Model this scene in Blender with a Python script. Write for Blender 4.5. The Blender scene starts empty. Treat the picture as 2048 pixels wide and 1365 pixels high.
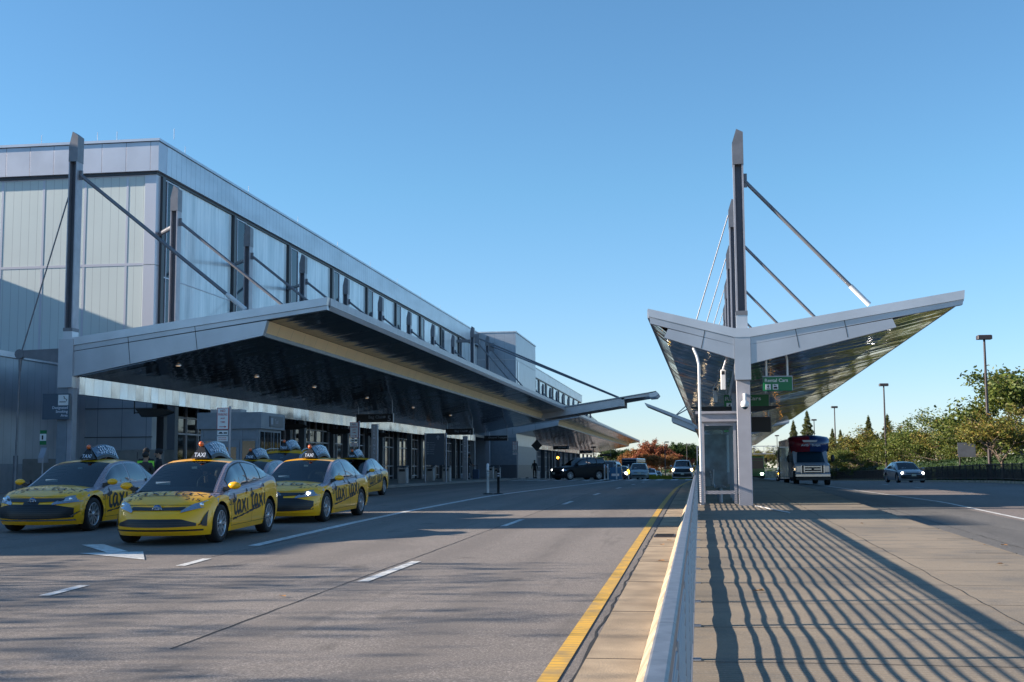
import bpy, math, random
from mathutils import Vector, Matrix
random.seed(7)
SC = bpy.context.scene
COL = SC.collection

# ------------------------------------------------------------------ camera
EYE = 1.67
FPX, VX, VY, ROLL = 2500.0, 1400.0, 935.0, -0.006
cy = Vector((VX - 1024, -(VY - 682.5), -FPX)).normalized()
cz = Vector((ROLL, 1.0, -(ROLL * (VX - 1024) - (VY - 682.5)) / (-FPX))).normalized()
cx = cy.cross(cz)
cam_data = bpy.data.cameras.new('camera')
cam = bpy.data.objects.new('camera', cam_data)
COL.objects.link(cam)
R3 = Matrix((cx, cy, cz))
cam.matrix_world = Matrix.Translation((0, 0, EYE)) @ R3.to_4x4()
cam_data.sensor_width = 36
cam_data.lens = FPX / 2048 * 36
cam_data.clip_start = 0.05
cam_data.clip_end = 5000
SC.camera = cam

# ------------------------------------------------------------------ light
SUN_DIR = Vector((1.0, 0.158, -0.372)).normalized()      # the way the light travels
SUN_EL = math.asin(-SUN_DIR.z)
w = bpy.data.worlds.new("World"); SC.world = w; w.use_nodes = True
nt = w.node_tree
sky = nt.nodes.new('ShaderNodeTexSky'); sky.sky_type = 'NISHITA'; sky.sun_disc = False
sky.sun_elevation = SUN_EL
sky.sun_rotation = math.atan2(-SUN_DIR.x, -SUN_DIR.y)
sky.air_density = 1.0; sky.dust_density = 0.0; sky.ozone_density = 3.0
tintn = nt.nodes.new('ShaderNodeMix'); tintn.data_type = 'RGBA'; tintn.blend_type = 'MULTIPLY'; tintn.inputs['Factor'].default_value = 1.0
tintn.inputs['B'].default_value = (0.80, 1.10, 1.24, 1)
skc = nt.nodes.new('ShaderNodeTexCoord'); sks = nt.nodes.new('ShaderNodeSeparateXYZ'); nt.links.new(skc.outputs['Generated'], sks.inputs[0])
skr = nt.nodes.new('ShaderNodeMapRange'); skr.inputs['From Min'].default_value = 0.0; skr.inputs['From Max'].default_value = 0.22; nt.links.new(sks.outputs['Z'], skr.inputs['Value'])
skm = nt.nodes.new('ShaderNodeMix'); skm.data_type = 'RGBA'; skm.inputs['A'].default_value = (0.86, 0.93, 1.24, 1); skm.inputs['B'].default_value = (0.79, 1.10, 1.21, 1)
nt.links.new(skr.outputs[0], skm.inputs['Factor']); nt.links.new(skm.outputs['Result'], tintn.inputs['B'])
nt.links.new(sky.outputs[0], tintn.inputs['A']); nt.links.new(tintn.outputs['Result'], nt.nodes['Background'].inputs[0])
nt.nodes['Background'].inputs[1].default_value = 0.069
sl = bpy.data.lights.new('sun', 'SUN'); sl.energy = 4.9; sl.angle = math.radians(0.53); sl.color = (1.0, 0.87, 0.72)
so = bpy.data.objects.new('sun', sl); COL.objects.link(so)
so.rotation_euler = SUN_DIR.to_track_quat('-Z', 'Y').to_euler()
so.location = (-60, -10, 40)
SC.view_settings.view_transform = 'Standard'; SC.view_settings.look = 'None'
SC.view_settings.exposure = 1.25; SC.view_settings.gamma = 1.0
SC.view_settings.use_curve_mapping = False

# ------------------------------------------------------------------ terrain heights
def smooth(a, b, x):
    t = max(0.0, min(1.0, (x - a) / (b - a))); return t * t * (3 - 2 * t)
def hm(y):
    if y < 45: return 0.012 * y
    if y < 70:
        t = (y - 45) / 25.0
        return 0.54 + 0.13 * (2 * t - t * t)
    if y < 108: return 0.67
    return max(-0.5, 0.67 - 0.01 * (y - 108))
def hr(y):
    if y < 42: return 0.012 * y
    if y < 90: return 0.504
    return max(-0.45, 0.504 - 0.009 * (y - 90))
def gz(x, y):
    t = smooth(4.8, 7.5, x)
    return hm(y) * (1 - t) + hr(y) * t
def isl(x, y): return hm(y) + 0.15

def across(px, d):
    v = R3 @ Vector((px-1024, -(935-682.5), -FPX)); return v.x/v.y*d
# ------------------------------------------------------------------ materials
def pm(name, col, rough=0.5, metal=0.0, var=0.0, vscale=3.0, bump=0.0, bscale=40.0, coat=0.0, emit=None, estr=1.0, stretch=(1,1,1), col2=None, spec=0.5, bdist=0.02):
    m = bpy.data.materials.new(name); m.use_nodes = True
    n = m.node_tree.nodes; l = m.node_tree.links; b = n['Principled BSDF']
    b.inputs['Base Color'].default_value = (*col, 1); b.inputs['Roughness'].default_value = rough
    b.inputs['Metallic'].default_value = metal; b.inputs['Coat Weight'].default_value = coat
    b.inputs['Coat Roughness'].default_value = 0.04
    b.inputs['Specular IOR Level'].default_value = spec
    if emit:
        b.inputs['Emission Color'].default_value = (*emit, 1); b.inputs['Emission Strength'].default_value = estr
    tc = n.new('ShaderNodeTexCoord'); mp = n.new('ShaderNodeMapping'); mp.inputs['Scale'].default_value = stretch
    l.new(tc.outputs['Object'], mp.inputs['Vector'])
    if var > 0:
        nz = n.new('ShaderNodeTexNoise'); nz.inputs['Scale'].default_value = vscale; nz.inputs['Detail'].default_value = 6
        l.new(mp.outputs[0], nz.inputs['Vector'])
        mx = n.new('ShaderNodeMix'); mx.data_type = 'RGBA'
        c2 = col2 or tuple(c * (1 - var) for c in col)
        c1 = col if col2 else tuple(min(1, c * (1 + var * 0.6)) for c in col)
        mx.inputs['A'].default_value = (*c1, 1); mx.inputs['B'].default_value = (*c2, 1)
        rp = n.new('ShaderNodeMapRange'); rp.inputs['From Min'].default_value = 0.35; rp.inputs['From Max'].default_value = 0.65
        l.new(nz.outputs['Fac'], rp.inputs['Value']); l.new(rp.outputs[0], mx.inputs['Factor'])
        l.new(mx.outputs['Result'], b.inputs['Base Color'])
    if bump > 0:
        nb = n.new('ShaderNodeTexNoise'); nb.inputs['Scale'].default_value = bscale; nb.inputs['Detail'].default_value = 4
        l.new(mp.outputs[0], nb.inputs['Vector'])
        bp = n.new('ShaderNodeBump'); bp.inputs['Strength'].default_value = bump; bp.inputs['Distance'].default_value = bdist
        l.new(nb.outputs['Fac'], bp.inputs['Height']); l.new(bp.outputs[0], b.inputs['Normal'])
    return m

def asphalt(name, base, tint, crack=True):
    m = bpy.data.materials.new(name); m.use_nodes = True
    n = m.node_tree.nodes; l = m.node_tree.links; b = n['Principled BSDF']
    b.inputs['Roughness'].default_value = 0.82; b.inputs['Specular IOR Level'].default_value = 0.35
    tc = n.new('ShaderNodeTexCoord')
    def noise(scale, det, stretch=(1, 1, 1), rough=0.5):
        mp = n.new('ShaderNodeMapping'); mp.inputs['Scale'].default_value = stretch
        l.new(tc.outputs['Object'], mp.inputs['Vector'])
        z = n.new('ShaderNodeTexNoise'); z.inputs['Scale'].default_value = scale; z.inputs['Detail'].default_value = det
        z.inputs['Roughness'].default_value = rough
        l.new(mp.outputs[0], z.inputs['Vector']); return z
    def mix(a, bb, f, mode='MIX'):
        x = n.new('ShaderNodeMix'); x.data_type = 'RGBA'; x.blend_type = mode
        for key, val in (('A', a), ('B', bb)):
            if isinstance(val, tuple): x.inputs[key].default_value = (*val, 1)
            else: l.new(val, x.inputs[key])
        if isinstance(f, float): x.inputs['Factor'].default_value = f
        else: l.new(f, x.inputs['Factor'])
        return x.outputs['Result']
    def rng(src, a, bb, c=0.0, d=1.0):
        r = n.new('ShaderNodeMapRange'); r.inputs['From Min'].default_value = a; r.inputs['From Max'].default_value = bb
        r.inputs['To Min'].default_value = c; r.inputs['To Max'].default_value = d
        l.new(src, r.inputs['Value']); return r.outputs[0]
    big = noise(0.35, 4, (1.6, 0.35, 1)); sp = noise(48, 3, rough=0.85); sp2 = noise(9, 4)
    c = mix(base, tint, rng(big.outputs['Fac'], 0.38, 0.62))
    c = mix(c, tuple(v * 0.62 for v in base), rng(sp.outputs['Fac'], 0.48, 0.60, 0, 0.9))
    c = mix(c, tuple(min(1, v * 2.0 + .04) for v in base), rng(sp.outputs['Fac'], 0.45, 0.34, 0, 0.9))
    c = mix(c, tuple(v * 0.8 for v in base), rng(sp2.outputs['Fac'], 0.52, 0.7, 0, 0.6))
    if crack:
        wv = n.new('ShaderNodeTexWave'); wv.bands_direction = 'X'; wv.inputs['Scale'].default_value = 0.185; wv.inputs['Distortion'].default_value = 1.2; wv.inputs['Detail'].default_value = 3; wv.inputs['Detail Scale'].default_value = .4
        l.new(tc.outputs['Object'], wv.inputs['Vector']); c = mix(c, tuple(v * 0.66 for v in base), rng(wv.outputs['Fac'], 0.45, 1.0, 0, 0.38))
        oil = noise(1.3, 2, (1, .6, 1)); c = mix(c, tuple(v * 0.35 for v in base), rng(oil.outputs['Fac'], 0.68, 0.76, 0, 0.55))
        pt = noise(0.12, 1, (1, 1, 1), .2); c = mix(c, tuple(v * 0.78 for v in base), rng(pt.outputs['Fac'], 0.56, 0.57, 0, 0.35))
        st = noise(1.1, 5, (3.0, 0.25, 1)); c = mix(c, tuple(v * 0.6 for v in base), rng(st.outputs['Fac'], 0.60, 0.72, 0, 0.5))
    l.new(c, b.inputs['Base Color'])
    bp = n.new('ShaderNodeBump'); bp.inputs['Strength'].default_value = 0.5; bp.inputs['Distance'].default_value = 0.012
    l.new(sp.outputs['Fac'], bp.inputs['Height']); l.new(bp.outputs[0], b.inputs['Normal'])
    return m

def striped(name, col, dark, axis, period, duty, rough=0.4, metal=0.0, var=0.15, wob=0.0, bump=0.3, grime=None, vscale=0.6, vstretch=(1,1,1), coat=0.0):
    """panels with a dark joint every `period` metres along `axis`."""
    m = pm(name, col, rough, metal, coat=coat)
    n = m.node_tree.nodes; l = m.node_tree.links; b = n['Principled BSDF']
    tc = n.new('ShaderNodeTexCoord'); sx = n.new('ShaderNodeSeparateXYZ'); l.new(tc.outputs['Object'], sx.inputs[0])
    ad = n.new('ShaderNodeMath'); ad.operation = 'MODULO'; ad.inputs[1].default_value = period
    a0 = n.new('ShaderNodeMath'); a0.operation = 'ADD'; a0.inputs[1].default_value = period * 2000
    l.new(sx.outputs[axis], a0.inputs[0]); l.new(a0.outputs[0], ad.inputs[0])
    lt = n.new('ShaderNodeMath'); lt.operation = 'LESS_THAN'; lt.inputs[1].default_value = duty; l.new(ad.outputs[0], lt.inputs[0])
    nz = n.new('ShaderNodeTexNoise'); nz.inputs['Scale'].default_value = vscale; nz.inputs['Detail'].default_value = 5
    mp = n.new('ShaderNodeMapping'); mp.inputs['Scale'].default_value = vstretch
    l.new(tc.outputs['Object'], mp.inputs['Vector']); l.new(mp.outputs[0], nz.inputs['Vector'])
    mv = n.new('ShaderNodeMix'); mv.data_type = 'RGBA'
    mv.inputs['A'].default_value = (*[min(1, c * (1 + var * .5)) for c in col], 1); mv.inputs['B'].default_value = (*(grime or [c * (1 - var) for c in col]), 1)
    rp = n.new('ShaderNodeMapRange'); rp.inputs['From Min'].default_value = 0.4; rp.inputs['From Max'].default_value = 0.7
    l.new(nz.outputs['Fac'], rp.inputs['Value']); l.new(rp.outputs[0], mv.inputs['Factor'])
    mx = n.new('ShaderNodeMix'); mx.data_type = 'RGBA'
    l.new(mv.outputs['Result'], mx.inputs['A']); mx.inputs['B'].default_value = (*dark, 1); l.new(lt.outputs[0], mx.inputs['Factor'])
    l.new(mx.outputs['Result'], b.inputs['Base Color'])
    # each panel tilts a hair, so reflections break at the joints
    if wob > 0:
        fl = n.new('ShaderNodeMath'); fl.operation = 'DIVIDE'; fl.inputs[1].default_value = period; l.new(a0.outputs[0], fl.inputs[0])
        ff = n.new('ShaderNodeMath'); ff.operation = 'FLOOR'; l.new(fl.outputs[0], ff.inputs[0])
        wn = n.new('ShaderNodeTexWhiteNoise'); wn.noise_dimensions = '1D'; l.new(ff.outputs[0], wn.inputs['W'])
        n2 = n.new('ShaderNodeTexNoise'); n2.inputs['Scale'].default_value = 1.6; n2.inputs['Detail'].default_value = 2
        l.new(tc.outputs['Object'], n2.inputs['Vector'])
        geo = n.new('ShaderNodeNewGeometry')
        s1 = n.new('ShaderNodeVectorMath'); s1.operation = 'SUBTRACT'; s1.inputs[1].default_value = (.5, .5, .5); l.new(wn.outputs['Color'], s1.inputs[0])
        s2 = n.new('ShaderNodeVectorMath'); s2.operation = 'SUBTRACT'; s2.inputs[1].default_value = (.5, .5, .5); l.new(n2.outputs['Color'], s2.inputs[0])
        k1 = n.new('ShaderNodeVectorMath'); k1.operation = 'SCALE'; k1.inputs['Scale'].default_value = wob; l.new(s1.outputs[0], k1.inputs[0])
        k2 = n.new('ShaderNodeVectorMath'); k2.operation = 'SCALE'; k2.inputs['Scale'].default_value = wob * 1.1; l.new(s2.outputs[0], k2.inputs[0])
        q1 = n.new('ShaderNodeVectorMath'); l.new(geo.outputs['Normal'], q1.inputs[0]); l.new(k1.outputs[0], q1.inputs[1])
        q2 = n.new('ShaderNodeVectorMath'); l.new(q1.outputs[0], q2.inputs[0]); l.new(k2.outputs[0], q2.inputs[1])
        q3 = n.new('ShaderNodeVectorMath'); q3.operation = 'NORMALIZE'; l.new(q2.outputs[0], q3.inputs[0])
        l.new(q3.outputs[0], b.inputs['Normal'])
    elif bump > 0:
        bp = n.new('ShaderNodeBump'); bp.inputs['Strength'].default_value = bump; bp.inputs['Distance'].default_value = 0.01
        iv = n.new('ShaderNodeMath'); iv.operation = 'SUBTRACT'; iv.inputs[0].default_value = 1; l.new(lt.outputs[0], iv.inputs[1])
        l.new(iv.outputs[0], bp.inputs['Height']); l.new(bp.outputs[0], b.inputs['Normal'])
    return m

def glass_mat(name, tint, fac=0.35, rough=0.02, k=1.3):
    m = bpy.data.materials.new(name); m.use_nodes = True
    n = m.node_tree.nodes; l = m.node_tree.links; n.remove(n['Principled BSDF']); out = n['Material Output']
    tr = n.new('ShaderNodeBsdfTransparent'); tr.inputs[0].default_value = (*tint, 1)
    gl = n.new('ShaderNodeBsdfGlossy'); gl.inputs['Roughness'].default_value = rough
    fr = n.new('ShaderNodeFresnel'); fr.inputs['IOR'].default_value = 1.5
    ad = n.new('ShaderNodeMath'); ad.operation = 'MULTIPLY_ADD'; ad.inputs[1].default_value = k; ad.inputs[2].default_value = fac * 0.1
    l.new(fr.outputs[0], ad.inputs[0])
    mx = n.new('ShaderNodeMixShader'); l.new(ad.outputs[0], mx.inputs[0]); l.new(tr.outputs[0], mx.inputs[1]); l.new(gl.outputs[0], mx.inputs[2])
    l.new(mx.outputs[0], out.inputs[0]); return m

def leaf_mat(name, cols):
    m = bpy.data.materials.new(name); m.use_nodes = True
    n = m.node_tree.nodes; l = m.node_tree.links; b = n['Principled BSDF']; out = n['Material Output']
    b.inputs['Roughness'].default_value = 0.55; b.inputs['Specular IOR Level'].default_value = 0.3
    g = n.new('ShaderNodeNewGeometry'); r = n.new('ShaderNodeValToRGB'); el = r.color_ramp.elements
    el[0].position = 0; el[0].color = (*cols[0], 1); el[1].position = 1; el[1].color = (*cols[-1], 1)
    for i, c in enumerate(cols[1:-1]):
        e = el.new((i + 1) / (len(cols) - 1)); e.color = (*c, 1)
    l.new(g.outputs['Random Per Island'], r.inputs[0]); l.new(r.outputs[0], b.inputs['Base Color'])
    tl = n.new('ShaderNodeBsdfTranslucent'); l.new(r.outputs[0], tl.inputs[0])
    ms = n.new('ShaderNodeMixShader'); ms.inputs[0].default_value = 0.3
    l.new(b.outputs[0], ms.inputs[1]); l.new(tl.outputs[0], ms.inputs[2]); l.new(ms.outputs[0], out.inputs[0])
    return m

M = {}
M['asphalt'] = asphalt('road_asphalt', (0.205, 0.180, 0.162), (0.245, 0.215, 0.192))
M['asphalt_dark'] = asphalt('dark_concrete_lane', (0.125, 0.118, 0.11), (0.165, 0.155, 0.145))
M['asphalt_pink'] = asphalt('pink_asphalt', (0.19, 0.16, 0.145), (0.23, 0.195, 0.18), False)
M['paint_white'] = pm('road_paint_white', (0.62, 0.62, 0.60), 0.7, var=0.35, vscale=9, bump=.3)

M['gutter'] = pm('gutter_concrete', (0.36, 0.275, 0.185), 0.85, var=0.3, vscale=1.6, bump=0.3, bscale=60)
M['curb'] = pm('curb_concrete', (0.44, 0.34, 0.23), 0.85, var=0.35, vscale=2.5, bump=0.3, bscale=60)
M['grass'] = pm('ground_grass', (0.06, 0.075, 0.03), 0.95, var=0.4, vscale=0.5, bump=0.6, bscale=20)
M['sidewalk'] = striped('sidewalk_concrete', (0.24, 0.22, 0.2), (0.1, 0.09, 0.08), 1, 1.5, 0.02, 0.85, var=0.2)
M['dark_joint'] = pm('tar_joint', (0.02, 0.02, 0.02), 0.8)

M['paint_yellow'] = striped('road_paint_yellow', (0.62, 0.35, 0.04), (0.34, 0.22, 0.08), 1, 0.13, 0.02, 0.7, var=0.3, grime=(0.40, 0.26, 0.09), vscale=3.5, vstretch=(1.5,1,1))
def island_mat():
    m = bpy.data.materials.new('island_concrete'); m.use_nodes = True
    n = m.node_tree.nodes; l = m.node_tree.links; b = n['Principled BSDF']; b.inputs['Roughness'].default_value = 0.85
    tc = n.new('ShaderNodeTexCoord')
    def noise(s, d, st):
        mp = n.new('ShaderNodeMapping'); mp.inputs['Scale'].default_value = st; l.new(tc.outputs['Object'], mp.inputs[0])
        z = n.new('ShaderNodeTexNoise'); z.inputs['Scale'].default_value = s; z.inputs['Detail'].default_value = d; l.new(mp.outputs[0], z.inputs['Vector']); return z.outputs['Fac']
    def rng(src, a, bb, c=0., d=1.):
        r = n.new('ShaderNodeMapRange'); r.inputs[1].default_value = a; r.inputs[2].default_value = bb; r.inputs[3].default_value = c; r.inputs[4].default_value = d
        l.new(src, r.inputs[0]); return r.outputs[0]
    def mix(a, bb, f):
        x = n.new('ShaderNodeMix'); x.data_type = 'RGBA'
        for k, v in (('A', a), ('B', bb)):
            if isinstance(v, tuple): x.inputs[k].default_value = (*v, 1)
            else: l.new(v, x.inputs[k])
        l.new(f, x.inputs['Factor']); return x.outputs['Result']
    c = mix((0.29, 0.232, 0.165), (0.175, 0.147, 0.112), rng(noise(.5, 5, (1, .7, 1)), .38, .66))
    c = mix(c, (0.15, 0.135, 0.115), rng(noise(1.6, 6, (1, 1.6, 1)), .52, .70, 0, .8))
    c = mix(c, (0.42, 0.30, 0.19), rng(noise(2.2, 4, (1, 1, 1)), .62, .8, 0, .5))
    c = mix(c, (0.09, 0.085, 0.08), rng(noise(60, 2, (1, 1, 1)), .55, .75, 0, .5))
    c = mix(c, (0.45, 0.41, 0.36), rng(noise(60, 2, (1, 1, 1)), .42, .25, 0, .5))
    # tining grooves across the slab
    wv = n.new('ShaderNodeTexWave'); wv.bands_direction = 'Y'; wv.inputs['Scale'].default_value = 4.2; wv.inputs['Distortion'].default_value = 0.6
    wv.inputs['Detail'].default_value = 2
    l.new(tc.outputs['Object'], wv.inputs['Vector'])
    c = mix(c, (0.14, 0.12, 0.1), rng(wv.outputs['Fac'], .35, 0., 0, .35))
    l.new(c, b.inputs['Base Color'])
    bp = n.new('ShaderNodeBump'); bp.inputs['Strength'].default_value = .5; bp.inputs['Distance'].default_value = .008
    l.new(wv.outputs['Fac'], bp.inputs['Height']); l.new(bp.outputs[0], b.inputs['Normal'])
    return m
M['island'] = island_mat()

M['clad'] = pm('canopy_cladding', (0.45, 0.47, 0.52), 0.32, 0.55, var=0.1, vscale=.8)
M['clad_light'] = pm('canopy_cladding_light', (0.55, 0.57, 0.62), 0.3, 0.5, var=0.1, vscale=.8)
M['clad_roof'] = pm('canopy_roof_metal', (0.34, 0.35, 0.38), 0.45, 0.5, var=.15)
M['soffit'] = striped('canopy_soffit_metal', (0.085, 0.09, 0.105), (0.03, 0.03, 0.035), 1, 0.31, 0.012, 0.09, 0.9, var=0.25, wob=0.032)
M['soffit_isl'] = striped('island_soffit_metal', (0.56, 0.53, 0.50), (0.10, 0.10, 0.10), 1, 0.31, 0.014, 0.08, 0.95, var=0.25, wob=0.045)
M['cove'] = striped('canopy_cove_panel', (0.98, 0.62, 0.31), (0.45, 0.30, 0.17), 1, 1.65, 0.02, 0.5, var=0.06)
M['fascia'] = striped('mirror_metal_fascia', (0.76, 0.75, 0.78), (0.12, 0.12, 0.13), 1, 0.78, 0.02, 0.2, 0.75, var=0.1, wob=0.07)
M['steel'] = pm('mast_paint', (0.19, 0.195, 0.22), 0.42, 0.3, var=.12)
M['steel_light'] = pm('pale_steel_and_lit_flange', (0.36, 0.36, 0.4), 0.4, 0.3, var=.1)  # pale steel; on the mast flanges it stands in for sunlight
M['steel_shaded'] = pm('mast_web_shade', (0.10, 0.11, 0.14), 0.5, 0.2)  # web toned darker for the shade in the mast recess
M['white_metal'] = pm('white_painted_metal', (0.7, 0.7, 0.7), 0.35)
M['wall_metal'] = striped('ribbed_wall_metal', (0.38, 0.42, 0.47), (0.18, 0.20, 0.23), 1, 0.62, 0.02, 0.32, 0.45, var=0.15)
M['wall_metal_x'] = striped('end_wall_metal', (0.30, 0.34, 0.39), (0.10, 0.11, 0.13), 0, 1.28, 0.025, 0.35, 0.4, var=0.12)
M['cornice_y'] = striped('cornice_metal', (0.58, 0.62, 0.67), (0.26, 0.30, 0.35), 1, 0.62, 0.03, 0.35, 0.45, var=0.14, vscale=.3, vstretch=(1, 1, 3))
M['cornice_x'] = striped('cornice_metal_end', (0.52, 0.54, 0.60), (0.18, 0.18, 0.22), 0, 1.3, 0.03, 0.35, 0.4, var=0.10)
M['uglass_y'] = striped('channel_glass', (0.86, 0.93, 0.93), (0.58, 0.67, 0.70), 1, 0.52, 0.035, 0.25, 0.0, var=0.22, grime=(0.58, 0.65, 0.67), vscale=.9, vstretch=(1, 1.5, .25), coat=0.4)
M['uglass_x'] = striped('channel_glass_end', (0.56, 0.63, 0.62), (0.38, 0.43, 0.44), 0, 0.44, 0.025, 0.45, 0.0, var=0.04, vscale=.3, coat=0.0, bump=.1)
M['frame_light'] = pm('window_frame_light', (0.55, 0.56, 0.62), 0.35, 0.3)
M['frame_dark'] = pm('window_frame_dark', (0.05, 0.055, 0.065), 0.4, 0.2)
M['tower'] = striped('tower_metal', (0.36, 0.40, 0.46), (0.22, 0.25, 0.29), 1, 1.2, 0.03, 0.35, 0.4, var=.1)
M['tower_x'] = striped('tower_metal_end', (0.36, 0.40, 0.46), (0.22, 0.25, 0.29), 0, 1.2, 0.03, 0.35, 0.4, var=.1)
M['window'] = pm('dark_window_glass', (0.012, 0.035, 0.055), 0.05, 0.0, spec=0.35)
M['shopglass'] = pm('storefront_glass', (0.012, 0.016, 0.02), 0.05, 0.0, spec=0.7, bump=.03, bscale=1.5)
M['interior'] = pm('dark_interior', (0.01, 0.01, 0.012), 0.8)
M['black'] = pm('black_plastic', (0.012, 0.012, 0.014), 0.45)
M['rail'] = pm('galvanised_rail', (0.19, 0.205, 0.24), 0.4, 0.4, var=0.22, vscale=14, bump=.05)
M['rail_bar'] = pm('railing_bar_metal', (0.26, 0.28, 0.32), 0.45, 0.5)
M['concrete_col'] = pm('column_paint', (0.34, 0.34, 0.38), 0.5, var=.08)
M['sign_dark'] = pm('sign_dark_panel', (0.018, 0.022, 0.03), 0.35)
M['sign_text'] = pm('sign_grey_lettering', (0.30, 0.34, 0.40), 0.5)
M['sign_slate'] = pm('sign_slate_panel', (0.06, 0.09, 0.13), 0.35)
M['sign_green'] = pm('sign_green_panel', (0.0, 0.16, 0.05), 0.35)
M['sign_white'] = pm('sign_white', (0.75, 0.75, 0.75), 0.4)
M['sign_red'] = pm('sign_red', (0.45, 0.02, 0.03), 0.4)
M['booth'] = pm('booth_paint', (0.20, 0.23, 0.27), 0.45, var=.1)
M['booth_dark'] = pm('booth_dark_trim', (0.09, 0.10, 0.12), 0.45)
M['stone'] = pm('stone_panel', (0.42, 0.38, 0.36), 0.7, var=.12)
M['cabinet'] = pm('cabinet_beige', (0.20, 0.19, 0.18), 0.6, var=.12)
M['lamp_pole'] = pm('lamp_pole_bronze', (0.045, 0.035, 0.04), 0.5)
M['barrier'] = pm('barrier_black_metal', (0.015, 0.017, 0.022), 0.5)
M['hedge'] = leaf_mat('hedge_leaf', [(0.015, 0.035, 0.012), (0.03, 0.06, 0.02), (0.05, 0.085, 0.025)])
M['hedge_y'] = leaf_mat('yellow_hedge_leaf', [(0.18, 0.2, 0.02), (0.35, 0.33, 0.03), (0.25, 0.25, 0.03)])
M['leaf_a'] = leaf_mat('leaf_olive', [(0.04, 0.07, 0.016), (0.085, 0.125, 0.025), (0.16, 0.20, 0.04), (0.08, 0.11, 0.022), (0.20, 0.19, 0.045)])
M['leaf_b'] = leaf_mat('leaf_yellowgreen', [(0.05, 0.08, 0.016), (0.13, 0.16, 0.03), (0.26, 0.22, 0.045), (0.11, 0.12, 0.025), (0.30, 0.17, 0.05)])
M['leaf_red'] = leaf_mat('leaf_red', [(0.18, 0.045, 0.025), (0.33, 0.10, 0.05), (0.28, 0.13, 0.05), (0.22, 0.06, 0.05)])
M['leaf_orange'] = leaf_mat('leaf_orange', [(0.28, 0.10, 0.03), (0.35, 0.18, 0.05), (0.22, 0.07, 0.04), (0.16, 0.13, 0.03)])
M['leaf_green'] = leaf_mat('leaf_green', [(0.02, 0.045, 0.012), (0.05, 0.09, 0.025), (0.08, 0.12, 0.03)])
M['conifer'] = leaf_mat('conifer_needles', [(0.05, 0.07, 0.02), (0.10, 0.12, 0.035), (0.15, 0.14, 0.04)])
M['bark'] = pm('bark', (0.20, 0.155, 0.12), 0.9, var=.3, vscale=6, bump=.5)
M['tactile'] = pm('tan_panel', (0.55, 0.42, 0.28), 0.7)

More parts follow.
